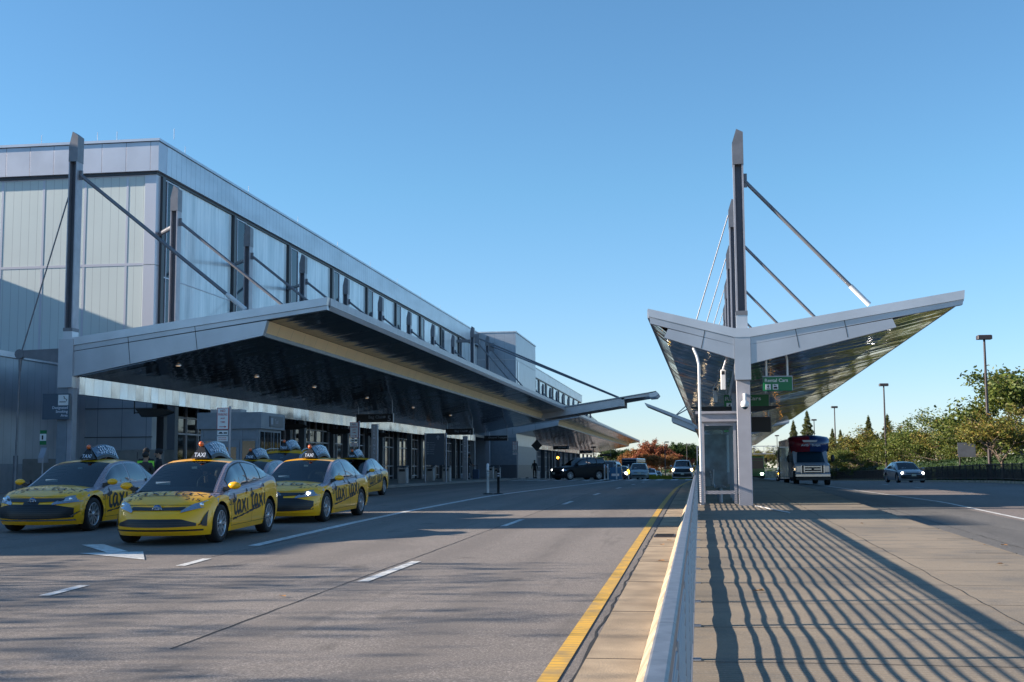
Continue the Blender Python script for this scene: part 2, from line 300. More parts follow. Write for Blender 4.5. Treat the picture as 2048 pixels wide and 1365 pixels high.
# ------------------------------------------------------------------ mesh helper
class MB:
    def __init__(s): s.v = []; s.f = []; s.m = []; s.sm = []
    def add(s, vs, fs, mi=0, sm=False):
        o = len(s.v); s.v += [tuple(p) for p in vs]
        for f in fs: s.f.append(tuple(i + o for i in f)); s.m.append(mi); s.sm.append(sm)
        return s
    def box(s, x0, x1, y0, y1, z0, z1, mi=0):
        v = [(x0,y0,z0),(x1,y0,z0),(x1,y1,z0),(x0,y1,z0),(x0,y0,z1),(x1,y0,z1),(x1,y1,z1),(x0,y1,z1)]
        return s.add(v, [(0,3,2,1),(4,5,6,7),(0,1,5,4),(1,2,6,5),(2,3,7,6),(3,0,4,7)], mi)
    def bbox(s, x0, x1, y0, y1, z0, z1, b=0.01, mi=0):
        """box with chamfered vertical and top edges"""
        def ring(xa, xb, ya, yb, z, c): return [(xa+c,ya,z),(xb-c,ya,z),(xb,ya+c,z),(xb,yb-c,z),(xb-c,yb,z),(xa+c,yb,z),(xa,yb-c,z),(xa,ya+c,z)]
        r = ring(x0,x1,y0,y1,z0,b) + ring(x0,x1,y0,y1,z1-b,b) + ring(x0+b,x1-b,y0+b,y1-b,z1,b)
        fs = [tuple(range(7,-1,-1)), tuple(range(16,24))]
        for k in (0, 8):
            for i in range(8): fs.append((k+i, k+(i+1)%8, k+8+(i+1)%8, k+8+i))
        return s.add(r, fs, mi)
    def quad(s, a, b, c, d, mi=0): return s.add([a, b, c, d], [(0,1,2,3)], mi)
    def tube(s, p0, p1, r0, r1=None, n=10, mi=0, cap=True, sm=True):
        p0 = Vector(p0); p1 = Vector(p1); d = p1 - p0; r1 = r0 if r1 is None else r1
        if d.length < 1e-6: return s
        q = d.to_track_quat('Z', 'Y'); vs = []
        for p, r in ((p0, r0), (p1, r1)):
            for i in range(n):
                a = 2*math.pi*i/n; vs.append(p + q @ Vector((r*math.cos(a), r*math.sin(a), 0)))
        s.add(vs, [(i, (i+1)%n, n+(i+1)%n, n+i) for i in range(n)], mi, sm)
        if cap: s.add(vs, [tuple(range(n-1,-1,-1)), tuple(range(n, 2*n))], mi)
        return s
    def path(s, pts, r, n=8, mi=0):
        for a, b in zip(pts[:-1], pts[1:]): s.tube(a, b, r, n=n, mi=mi)
        return s
    def prism(s, poly, axis, a, b, mi=0, caps=True):
        """poly of 2D points extruded along axis: 'x' poly=(y,z); 'y' poly=(x,z); 'z' poly=(x,y)"""
        def P(q, t): return {'x': (t,q[0],q[1]), 'y': (q[0],t,q[1]), 'z': (q[0],q[1],t)}[axis]
        n = len(poly); vs = [P(q, a) for q in poly] + [P(q, b) for q in poly]
        fs = [(i, (i+1)%n, n+(i+1)%n, n+i) for i in range(n)]
        if caps: fs += [tuple(range(n-1,-1,-1)), tuple(range(n, 2*n))]
        return s.add(vs, fs, mi)
    def lathe(s, prof, c=(0,0,0), axis='z', n=20, mi=0, sm=True):
        vs = []
        for r, h in prof:
            for i in range(n):
                a = 2*math.pi*i/n; u = r*math.cos(a); v = r*math.sin(a)
                p = {'z': (u,v,h), 'x': (h,u,v), 'y': (u,h,v)}[axis]
                vs.append((p[0]+c[0], p[1]+c[1], p[2]+c[2]))
        k = len(prof)
        fs = [(j*n+i, j*n+(i+1)%n, (j+1)*n+(i+1)%n, (j+1)*n+i) for j in range(k-1) for i in range(n)]
        return s.add(vs, fs, mi, sm)
    def grid(s, fn, us, vs_, mi=0, sm=True):
        pts = [fn(u, v) for u in us for v in vs_]; nv = len(vs_)
        fs = [(i*nv+j, (i+1)*nv+j, (i+1)*nv+j+1, i*nv+j+1) for i in range(len(us)-1) for j in range(nv-1)]
        return s.add(pts, fs, mi, sm)
    def ball(s, c, r, n=10, mi=0, sc=(1,1,1)):
        prof = [(max(1e-4, math.sin(math.pi*k/n)), -math.cos(math.pi*k/n)) for k in range(n+1)]
        vs = []
        for rr, h in prof:
            for i in range(n): a = 2*math.pi*i/n; vs.append((c[0]+r*sc[0]*rr*math.cos(a), c[1]+r*sc[1]*rr*math.sin(a), c[2]+r*sc[2]*h))
        return s.add(vs, [(j*n+i, j*n+(i+1)%n, (j+1)*n+(i+1)%n, (j+1)*n+i) for j in range(n) for i in range(n)], mi, True)
    def build(s, name, mats, parent=None, world=True):
        me = bpy.data.meshes.new(name)
        o = bpy.data.objects.new(name, me); COL.objects.link(o)
        off = Vector((0,0,0))
        if parent is not None:
            o.parent = parent
            if world: off = wloc(parent)
        me.from_pydata([(p[0]-off.x, p[1]-off.y, p[2]-off.z) for p in s.v], [], s.f)
        if not isinstance(mats, (list, tuple)): mats = [mats]
        for m in mats: me.materials.append(M[m] if isinstance(m, str) else m)
        me.polygons.foreach_set('material_index', s.m); me.polygons.foreach_set('use_smooth', s.sm)
        me.update(); return o
def wloc(o):
    v = Vector(o.location)
    while o.parent is not None: o = o.parent; v += Vector(o.location)
    return v
def tag(o, label=None, cat=None, group=None, kind=None):
    if label: o['label'] = label
    if cat: o['category'] = cat
    if group: o['group'] = group
    if kind: o['kind'] = kind
    return o
def thing(name, label, cat, loc=(0,0,0), rz=0.0, group=None, scale=1.0):
    o = bpy.data.objects.new(name, None); COL.objects.link(o); o.location = loc; o.rotation_euler = (0,0,rz)
    o.scale = (scale,)*3; o.empty_display_size = 0.2
    return tag(o, label, cat, group)
KIDS = {}
def copy_tree(o, parent=None):
    c = o.copy(); COL.objects.link(c)
    if parent is not None: c.parent = parent
    for ch in [x for x in COL.objects if x.parent == o]: copy_tree(ch, c)
    return c
def dup(o, loc, rz=None, label=None, scale=None):
    c = copy_tree(o); c.location = loc
    if rz is not None: c.rotation_euler = (0,0,rz)
    if label: c['label'] = label
    if scale: c.scale = (scale,)*3 if isinstance(scale, (int, float)) else scale
    return c
def struct(name, mb, mats): return tag(mb.build(name, mats), kind='structure')
def frange(a, b, st):
    n = max(1, int(round((b-a)/st))); return [a+(b-a)*i/n for i in range(n+1)]

_txt = {}
def text_geo(sx):
    if sx in _txt: return _txt[sx]
    cu = bpy.data.curves.new('t', 'FONT'); cu.body = sx; cu.size = 1.0; cu.offset = 0.012; cu.resolution_u = 3
    ob = bpy.data.objects.new('t', cu); COL.objects.link(ob)
    dg = bpy.context.evaluated_depsgraph_get(); ev = ob.evaluated_get(dg); me = ev.to_mesh()
    vs = [tuple(v.co) for v in me.vertices]; fs = [tuple(p.vertices) for p in me.polygons]
    ev.to_mesh_clear(); bpy.data.objects.remove(ob); bpy.data.curves.remove(cu)
    _txt[sx] = (vs, fs); return _txt[sx]
def text(mb, sx, fn, h, x0=0.0, y0=0.0, mi=0, align='c', wfit=None):
    """fn(u,v)->point; text of cap height h placed at (x0,y0) baseline"""
    vs, fs = text_geo(sx); mnx = min(v[0] for v in vs); mxx = max(v[0] for v in vs)
    k = h / 0.7; kx = k
    if wfit: kx = wfit / (mxx - mnx)
    wd = (mxx-mnx)*kx; ox = {'c': -wd/2, 'l': 0, 'r': -wd}[align]
    mb.add([fn(x0+ox+(v[0]-mnx)*kx, y0+v[1]*k) for v in vs], fs, mi)

# ================================================================== SETTING
# ground sheet to the horizon
mb = MB()
xs = [-1500,-700,-300,-120,-60,-40,-30,-20,-10,0,4.8,5.4,6,6.6,7.5,12,20,30,40,70,150,400,900,1500]
ys = [-200,-60,-20,-8] + frange(0, 60, 5) + frange(62, 90, 2) + frange(95, 200, 7) + [260,330,420,600,900,1500,3000]
mb.grid(lambda x, y: (x, y, gz(x, y) - 0.05), xs, ys)
struct('ground', mb, 'grass')
# main roadway
mb = MB(); ys = frange(-8, 60, 2) + frange(62, 90, 2)[0:] + frange(94, 420, 12)
mb.grid(lambda x, y: (x, y, hm(y)), [-60,-30,-16.6,-12,-8,-4,-0.95], ys)
struct('road', mb, 'asphalt')
mb = MB()
mb.grid(lambda x, y: (x, y, gz(x, y)+.004), [4.6,5.0,5.4,5.8,6.2,6.6,7.0,7.4], ys)
struct('airport_road_parking_lane', mb, 'asphalt_dark')
mb = MB()
mb.grid(lambda x, y: (x, y, gz(x, y)), [7.4,7.8,9,12,16,19.9], ys)
struct('airport_road', mb, 'asphalt_pink')
# gutter strip and curb face beside the railing
mb = MB(); ysg = frange(-6, 150, 1.2)
mb.grid(lambda x, y: (x, y, hm(y) + 0.004), [-.95,-.8,-.65,-.5], ysg)
struct('gutter', mb, 'gutter')
mb = MB()
for k in range(-3, 40):
    y = k*3.05 + 1.2
    mb.box(-.95, -.5, y, y+.009, hm(y)-.03, hm(y)+.0075)
    mb.box(4.0, 4.59, y, y+.012, isl(0,y)-.03, isl(0,y)+.003)
struct('gutter_joints', mb, 'dark_joint')
mb = MB()
prof = [(-.5, 0.0), (-.47, .05), (-.42, .135), (-.38, .152), (-.2, .154)]
mb.grid(lambda i, y: (prof[i][0], y, hm(y)+prof[i][1]), list(range(5)), ysg)
struct('curb', mb, 'curb')
# island slab, sagging a little between its joints
mb = MB()
def islz(x, y):
    a = 0.0045 * max(0, 1 - max(0, x-2.6)/1.0)
    if y > 40: a *= max(0, 1-(y-40)/15)
    return isl(x, y) + a*(.65*math.sin(2*math.pi*y/1.83+.5*x) + .55*math.sin(2*math.pi*y/2.9+1+.3*x) + .3*math.sin(2*math.pi*y/1.13+x) + .15*math.sin(2*math.pi*y/.61+x*2)) 
xsi = [-.2,.0,.2,.5,.8,1.1,1.4,1.7,2.0,2.3,2.6,2.9,3.3,3.8,4.3,4.56]
mb.grid(lambda x, y: (x, y, islz(x, y)), xsi, frange(-6, 45, .12) + frange(46, 240, 4), sm=True)
struct('island_pavement', mb, 'island')
mb = MB(); mb.grid(lambda i, y: ((4.50,4.62,4.62)[i], y, (isl(0,y)+.004, isl(0,y)-.03, hm(y)-.12)[i]), [0,1,2], frange(-6, 240, 3), sm=False)
struct('island_curb', mb, 'curb')
mb = MB()
for k in range(-2, 28):
    y = .2 + 1.83*k
    mb.grid(lambda x, t: (x, y + .012*math.sin(x*3+k) + t, islz(x, y)+.003), xsi[:-1], [0, .014])
def seam(x, y0, y1, zf, wd=.02, jit=.02):
    ys_ = frange(y0, y1, .35); r = random.Random(int(x*100))
    off = [r.uniform(-jit, jit) for _ in ys_]
    vs = []
    for y, o in zip(ys_, off): vs += [(x+o, y, zf(x, y)), (x+o+wd*r.uniform(.5, 1.3), y, zf(x, y))]
    mb.add(vs, [(2*i, 2*i+1, 2*i+3, 2*i+2) for i in range(len(ys_)-1)])
seam(2.75, -6, 60, lambda x, y: islz(x, y)+.004, .014, .012)
seam(-4.6, 10.5, 60, lambda x, y: hm(y)+.003, .022, .012)
seam(-.985, -6, 75, lambda x, y: hm(y)+.003, .03, .02)
seam(-8.05, 20, 45, lambda x, y: hm(y)+.003, .02)
seam(5.35, 5, 40, lambda x, y: gz(x, y)+.007, .02)
struct('pavement_joints', mb, 'dark_joint')
# terminal sidewalk
mb = MB()
pw = [(-16.6, 40), (-16.6, 70), (-16.3, 90), (-15.6, 120), (-15.6, 300)]
def cx_(y):
    for (a, ya), (b, yb) in zip(pw[:-1], pw[1:]):
        if ya <= y <= yb: return a + (b-a)*(y-ya)/(yb-ya)
    return pw[-1][0]
mb.grid(lambda t, y: (cx_(y) + (0, 0, -.05, -.25, -16)[t], y, hm(y) + (-.1, .12, .15, .152, .152)[t]), [0,1,2,3,4], frange(38, 300, 2), sm=False)
struct('sidewalk', mb, 'sidewalk')
# markings
def strip(mb, pts, wd, zf=None, mi=0):
    """ribbon along pts, cut into short pieces so it lies on the slope"""
    P = []
    for (a, b), (c, d) in zip(pts[:-1], pts[1:]):
        n = max(1, int(math.hypot(c-a, d-b)/2))
        for i in range(n): P.append((a+(c-a)*i/n, b+(d-b)*i/n))
    P.append(pts[-1]); vs = []
    for x, y in P:
        for sx in (-wd/2, wd/2): vs.append((x+sx, y, (zf or (lambda x, y: hm(y)))(x, y)+.008))
    mb.add(vs, [(2*i, 2*i+1, 2*i+3, 2*i+2) for i in range(len(P)-1)], mi)
mb = MB()
strip(mb, [(-8.2,22.4),(-8.45,30),(-8.5,36.5),(-8.28,48.8),(-7.5,62),(-6.9,80),(-6.6,98)], .22)
for a, b, x in ((16.2,19.3,-4.42),(28.6,31.6,-4.5),(40.8,43.4,-4.42),(50.1,52.6,-4.2),(61.5,64.5,-4.05),(73.5,76.5,-3.95),(85.7,88.7,-3.9)): strip(mb, [(x,a),(x+.02,b)], .15)
for a, b in ((14.3,15.5),(18.3,19.6)): strip(mb, [(-7.85,a),(-7.95,b)], .15)
for k in range(-17, 1):
    x = -1.2 + k*1.17
    if x > -15.5: mb.add([(x, 99, hm(99)+.008), (x+.58, 99, hm(99)+.008), (x+.58, 107.5, hm(99)+.008), (x, 107.5, hm(99)+.008)], [(0,1,2,3)])
for poly in (((-11.62,22.48),(-11.25,22.63),(-9.95,20.95),(-10.19,20.65)), ((-10.66,20.53),(-9.67,20.94),(-8.89,19.31))):
    n = len(poly); mb.add([(x, y, hm(y)+.008+.001*n) for x, y in poly], [tuple(range(n-1,-1,-1))])
strip(mb, [(7.67,5),(7.65,31),(7.7,43),(7.5,64),(7.4,90)], .13, gz)
strip(mb, [(7.4,90),(7.4,200)], .13, gz)
for k in range(12): strip(mb, [(11.6, 20+k*12.2),(11.6, 23+k*12.2)], .12, gz)
struct('road_markings', mb, 'paint_white')
mb = MB()
strip(mb, [(-1.14,-6),(-1.14,9.3),(-1.15,17),(-1.2,39),(-1.15,62),(-.95,80),(-.6,98)], .15)
struct('road_edge_line', mb, 'paint_yellow')
# storm drain
t = thing('storm_drain', 'rusty storm drain grate in the gutter beside the railing', 'drain', (-.7, 25.5, hm(25.5)))
mb = MB(); mb.box(-.93, -.52, 25.0, 26.0, hm(25.5)-.01, hm(25.5)+.016)
for k in range(9): mb.box(-.9, -.55, 25.08+k*.1, 25.12+k*.1, hm(25.5)+.016, hm(25.5)+.024, 1)
mb.build('grate', ['lamp_pole', 'interior'], t)

# right side: barrier, curb, hedge
mb = MB(); mb.grid(lambda i, y: ((19.9,19.92,20.3,20.32)[i], y, gz(20, y)+(-.1,.15,.15,-.1)[i]), [0,1,2,3], frange(20, 260, 6), sm=False)
struct('far_curb', mb, 'curb')
t = thing('metal_barrier', 'long dark metal picket barrier along the far side of the right road', 'barrier', (20.1, 60, gz(20,60)))
mb = MB(); pk = MB()
yy = frange(40, 230, 2.4)
for a, b in zip(yy[:-1], yy[1:]):
    za, zb_ = gz(20,a)+.15, gz(20,b)+.15
    for h in (.12, 1.08): mb.add([(20.05,a,za+h),(20.15,a,za+h),(20.15,b,zb_+h),(20.05,b,zb_+h),(20.05,a,za+h+.06),(20.15,a,za+h+.06),(20.15,b,zb_+h+.06),(20.05,b,zb_+h+.06)], [(0,3,2,1),(4,5,6,7),(0,1,5,4),(1,2,6,5),(2,3,7,6),(3,0,4,7)])
    mb.box(20.06, 20.14, a-.04, a+.04, za, za+1.18)
    k = 0
    while k < 12:
        y = a+.1+k*.2; z = za+(zb_-za)*(y-a)/2.4; k += 1
        pk.box(20.09, 20.11, y-.03, y+.03, z+.15, z+1.1)
mb.build('rails', 'barrier', t)
tag(pk.build('pickets', 'barrier', t), kind='stuff')

def leafblock(mb, fn, n, size, rnd):
    for _ in range(n):
        c, nr = fn(rnd); s_ = size*rnd.uniform(.6, 1.3)
        a = Vector((rnd.gauss(0,1), rnd.gauss(0,1), rnd.gauss(0,.8))).normalized(); b = a.cross(Vector((rnd.gauss(0,1), rnd.gauss(0,1), rnd.gauss(0,1)))).normalized()
        c = Vector(c); mb.add([c-a*s_-b*s_*.5, c+a*s_*.2-b*s_*.6, c+a*s_+b*s_*.4, c-a*s_*.3+b*s_*.6], [(0,1,2,3)])
rnd = random.Random(3)
mb = MB()
mb.grid(lambda i, y: ((21.2,21.25,21.6,23.4,23.6)[i], y, gz(20,y)+(0,1.55,1.75,1.75,0)[i]+.08*math.sin(y*1.7)), range(5), frange(40, 235, 3), sm=False)
def hf(r):
    y = r.uniform(40, 235) if r.random() < .35 else r.uniform(60,130); i = r.random()
    if i < .5: return (21.2+r.uniform(-.1,.1), y, gz(20,y)+r.uniform(.1,1.8)), 0
    return (r.uniform(21.2,23.4), y, gz(20,y)+1.75+r.uniform(-.1,.2)), 0
leafblock(mb, hf, 9000, .1, rnd)
o = tag(mb.build('hedge', 'hedge'), 'long dark clipped hedge behind the metal barrier on the right', 'hedge')
# ================================================================== RAILING
t = thing('railing', 'galvanised metal railing with flat top cap running along the island edge', 'railing', (-.08, 6, isl(0,6)))
HR = 1.0
mb = MB(); ysr = frange(.6, 84, 3.4)
for a, b in zip(ysr[:-1], ysr[1:]):
    for (x0, x1, h0, h1) in ((-.14, -.083, HR-.06, HR), ):
        vs = []
        for y in (a+.004, b-.004):
            z = isl(0, y); vs += [(x0,y,z+h0),(x1,y,z+h0),(x1,y,z+h1-.008),(x1-.008,y,z+h1),(x0+.008,y,z+h1),(x0,y,z+h1-.008)]
        mb.add(vs, [(i,(i+1)%6,6+(i+1)%6,6+i) for i in range(6)] + [(5,4,3,2,1,0),(6,7,8,9,10,11)])
mb.build('top_cap', 'rail', t)
mb = MB()
for a, b in zip(ysr[:-1], ysr[1:]):
    vs = []
    for y in (a, b):
        z = isl(0, y); vs += [(-.12,y,z+.08),(-.075,y,z+.08),(-.075,y,z+.125),(-.12,y,z+.125)]
    mb.add(vs, [(i,(i+1)%4,4+(i+1)%4,4+i) for i in range(4)])
mb.build('bottom_rail', 'rail_bar', t)
for k in range(14):
    mb = MB(); h = .185 + k*.055
    for a, b in zip(ysr[:-1], ysr[1:]): mb.tube((-.088, a, isl(0,a)+h), (-.088, b, isl(0,b)+h), 0.0095, n=6, cap=False)
    mb.build('bar', 'rail_bar', t)
for k in range(45):
    y = 2.2 + 1.81*k; z = isl(0, y); mb = MB()
    mb.bbox(-.128, -.078, y-.035, y+.035, z-.01, z+HR-.061, .004)
    mb.box(-.14, -.02, y-.06, y+.06, z-.005, z+.012)
    mb.build('post', 'rail_bar', t)

# ================================================================== TERMINAL BUILDING
T = thing('terminal_building', 'long grey metal and channel glass airport terminal with dark entrance windows', 'terminal', (-27, 58.5, .85))
FX = -26.8; RZ = 18.25; CZ = 16.65
def part(name, mats, fn, parent=T, label=None):
    mb = MB(); fn(mb); o = mb.build(name, mats, parent)
    if label: o['label'] = label
    return o
# end wall (faces the camera)
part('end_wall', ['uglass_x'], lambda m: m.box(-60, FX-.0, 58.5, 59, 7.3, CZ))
def f(m):
    for k in range(12):
        x = -28.3-2.26*k; m.box(x-.06, x+.06, 58.488, 58.499, 7.3, CZ-.05)
    m.box(-60, -27.35, 58.482, 58.4985, 11.9, 12.03); m.box(-60, -27.35, 58.47, 58.5, CZ-.2, CZ-.03)
    m.box(-27.35, -26.75, 58.45, 59.1, 7.3, 11.9); m.box(-27.35, -26.75, 58.45, 59.1, 11.94, CZ-.02)
part('end_wall_frame', ['frame_light'], f)
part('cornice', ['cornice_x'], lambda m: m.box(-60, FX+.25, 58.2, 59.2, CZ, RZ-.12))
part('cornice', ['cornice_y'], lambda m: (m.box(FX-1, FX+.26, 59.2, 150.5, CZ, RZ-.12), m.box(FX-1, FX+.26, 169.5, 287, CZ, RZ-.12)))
part('parapet_coping', ['clad_light', 'frame_dark'], lambda m: (m.box(-60, FX+.32, 58.1, 287.1, RZ-.10, RZ+.03), m.box(-60.1, FX+.28, 58.17, 287.05, RZ-.119, RZ-.101, 1)))
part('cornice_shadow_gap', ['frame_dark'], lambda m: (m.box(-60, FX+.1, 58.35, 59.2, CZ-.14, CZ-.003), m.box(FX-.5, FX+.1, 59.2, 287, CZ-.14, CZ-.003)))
def f(m):
    for k in range(24): 
        y = 62 + 9.5*k
        if not 146 < y < 172: m.tube((FX, y, RZ), (FX, y, RZ+.6), .012, n=5)
    for k in range(4): m.tube((-33+k*3.05-2*(k>1), 58.4, RZ), (-33+k*3.05-2*(k>1), 58.4, RZ+.55), .012, n=5)
part('lightning_rods', ['steel_light'], f)
part('core', ['interior', 'clad_roof'], lambda m: (m.box(-60, FX-.55, 59.05, 286.5, .5, RZ-.2), m.box(-60, FX-.3, 58.6, 286.8, RZ-.199, RZ-.15, 1)))
# upper facade bays
def bay(y0, bz=7.0):
    m = MB(); m.box(FX-.5, FX+.02, y0+.35, y0+2.25, bz, CZ-.15); w_ = m.build('window', 'window', T)
    m = MB()
    for y in (y0+.36, y0+.78, y0+2.18): m.box(FX+.021, FX+.07, y, y+.07, bz, CZ-.15)
    for z in (8.2, 11.4, CZ-.24): m.box(FX+.021, FX+.06, y0+.36, y0+2.25, z, z+.07)
    m.build('window_frame', 'frame_light', w_)
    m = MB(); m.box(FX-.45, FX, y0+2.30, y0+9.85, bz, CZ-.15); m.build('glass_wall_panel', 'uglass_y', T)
    m = MB(); m.box(FX-.3, FX+.18, y0, y0+.34, bz, CZ-.15); m.build('pilaster', 'frame_dark', T)
    m = MB(); m.box(FX+.0, FX+.035, y0+2.32, y0+9.84, 11.45, 11.5); m.build('panel_joint', 'frame_light', T)
for k in range(8): bay(58.95 + 9.9*k)
bay(138.15)
m = MB(); m.box(FX-.45, FX, 148.05, 150.5, 7, CZ-.15); m.build('glass_wall_panel', 'uglass_y', T)
for k in range(11): bay(170.0 + 9.9*k, 8.0)
# stair tower
part('stair_tower', ['tower', 'tower_x', 'clad_light'], lambda m: (m.box(-34, -22, 150.6, 169.3, .5, 18.25, 0), m.box(-34, -21.99, 150.57, 150.599, 5.2, 18.25, 1), m.box(-34.1, -21.9, 150.5, 169.4, 18.251, 18.4, 2), m.box(-21.99, -21.95, 152.1, 153.1, 8, 14.8, 2), m.box(-34, -21.97, 150.5, 150.56, 14.9, 14.96, 2), m.box(-21.98, -21.96, 150.6, 169.3, 14.9, 14.96, 0)))
part('tower_base', ['booth', 'booth_dark'], lambda m: (m.box(-25.5, -21.95, 150.5, 150.565, 2.1, 5.4), m.box(-21.999, -21.93, 150.6, 169.2, 2.1, 4.4), m.box(-25.5, -21.92, 150.48, 169.3, .5, 2.09, 1)))
# lower end wall and low wing
part('lower_end_wall', ['wall_metal_x', 'frame_dark'], lambda m: (m.box(-30.2, -26.7, 58.45, 59, .5, 7.3), m.box(-30.2, -26.65, 58.40, 58.449, 4.72, 4.76, 1), m.box(-30.2, -26.65, 58.40, 58.449, 3.3, 3.34, 1)))
part('low_wing', ['wall_metal', 'clad_light', 'clad_roof', 'stone', 'booth'], lambda m: (m.box(-44, -30.2, 30, 58.49, .3, 6.7), m.box(-44.05, -30.1, 29.95, 58.48, 6.701, 6.95, 1), m.box(-30.19, -30.05, 30, 58.4, .3, 2.0, 4)))
part('end_wall_shadow_block', ['wall_metal'], lambda m: m.box(-52, -43, 46, 58.3, 7.0, 14.4))  # unseen block, added to cast the diagonal shadow on the end wall
# entrance level
part('entrance_ceiling', ['frame_dark'], lambda m: m.box(-27.2, -24.75, 58.6, 150.4, 5.2, 5.5))
def shop(y0, y1):
    m = MB(); m.box(-27.25, -27.15, y0+.25, y1-.25, hm(y0)+.15, 5.19); w_ = m.build('entrance_window', 'shopglass', T)
    m = MB()
    for j in range(7):
        y = y0+.25+(y1-y0-.5)*j/6; m.box(-27.149, -27.05, y-.035, y+.035, hm(y0)+.15, 5.19)
    for z in (1.02, 1.9, 3.55, 4.4): m.box(-27.149, -27.07, y0+.25, y1-.25, z, z+.08)
    m.build('window_frame', 'frame_light', w_)
    m = MB(); m.box(-27.4, -26.75, y0-.25, y0+.25, hm(y0)+.1, 5.19); m.build('pier', 'booth_dark', T)
    m = MB(); m.box(-27.14, -27.03, y0+1.9, y1-1.9, hm(y0)+.15, 1.0); m.build('sill_panel', 'booth', T)
for k in range(9): shop(60.2+9.9*k, 60.2+9.9*(k+1))
for k in range(13): shop(169.5+9.0*k, 169.5+9.0*(k+1))
part('lower_core', ['interior'], lambda m: m.box(-60, -27.3, 59.1, 286, .3, 7.2))
# ================================================================== LEFT CANOPY
def ibeam(mb, x, y, z0, z1, wd=.36, dp=.5):
    mb.box(x-wd/2, x-wd/2+.05, y-dp/2, y+dp/2, z0, z1, 1); mb.box(x+wd/2-.05, x+wd/2, y-dp/2, y+dp/2, z0, z1, 1)
    mb.box(x-wd/2+.05, x+wd/2-.05, y-.03, y+.03, z0, z1, 2)
def mast(parent, x, y, z0, z1, wd=.36, dp=.5, side=1):
    m = MB(); ibeam(m, x, y, z0+.55, z1-1.25, wd, dp)
    a, b = x-wd/2-.012, x+wd/2+.012
    pts = [(a, z1-1.25), (b, z1-1.25), (b, z1-.18), (x-.05*side, z1), (a, z1-.62)] if side > 0 else [(a, z1-1.25), (b, z1-1.25), (b, z1-.62), (x+.05, z1), (a, z1-.18)]
    m.prism(pts, 'y', y-dp/2-.01, y+dp/2+.01, 0)
    o = m.build('mast', ['steel', 'steel_light', 'steel_shaded'], parent)
    m = MB(); m.box(a, b, y-dp/2-.012, y+dp/2+.012, z0, z0+.42, 0); m.box(a-.01, b+.01, y-dp/2-.03, y+dp/2+.02, z0+.42, z0+.56, 1)
    m.build('mast_base', ['clad_light', 'steel'], o)
    return o
def rod(parent, p0, p1, r=.075, sleeve=.9):
    p0 = Vector(p0); p1 = Vector(p1); d = (p1-p0).normalized(); m = MB()
    m.tube(p0, p1-d*sleeve, r, n=10)
    q = p0 + d*.02
    m.box(p0.x-.06, p0.x+.12, p0.y-.05, p0.y+.05, p0.z-.22, p0.z+.16)
    o = m.build('tie_rod', 'steel', parent)
    m = MB(); m.tube(p1-d*sleeve, p1, r*1.35, n=10); m.tube(p1-d*(sleeve+.12), p1-d*sleeve, r*1.1, r*1.35, n=10)
    m.build('rod_sleeve', 'white_metal', o)
LZ = 0.0
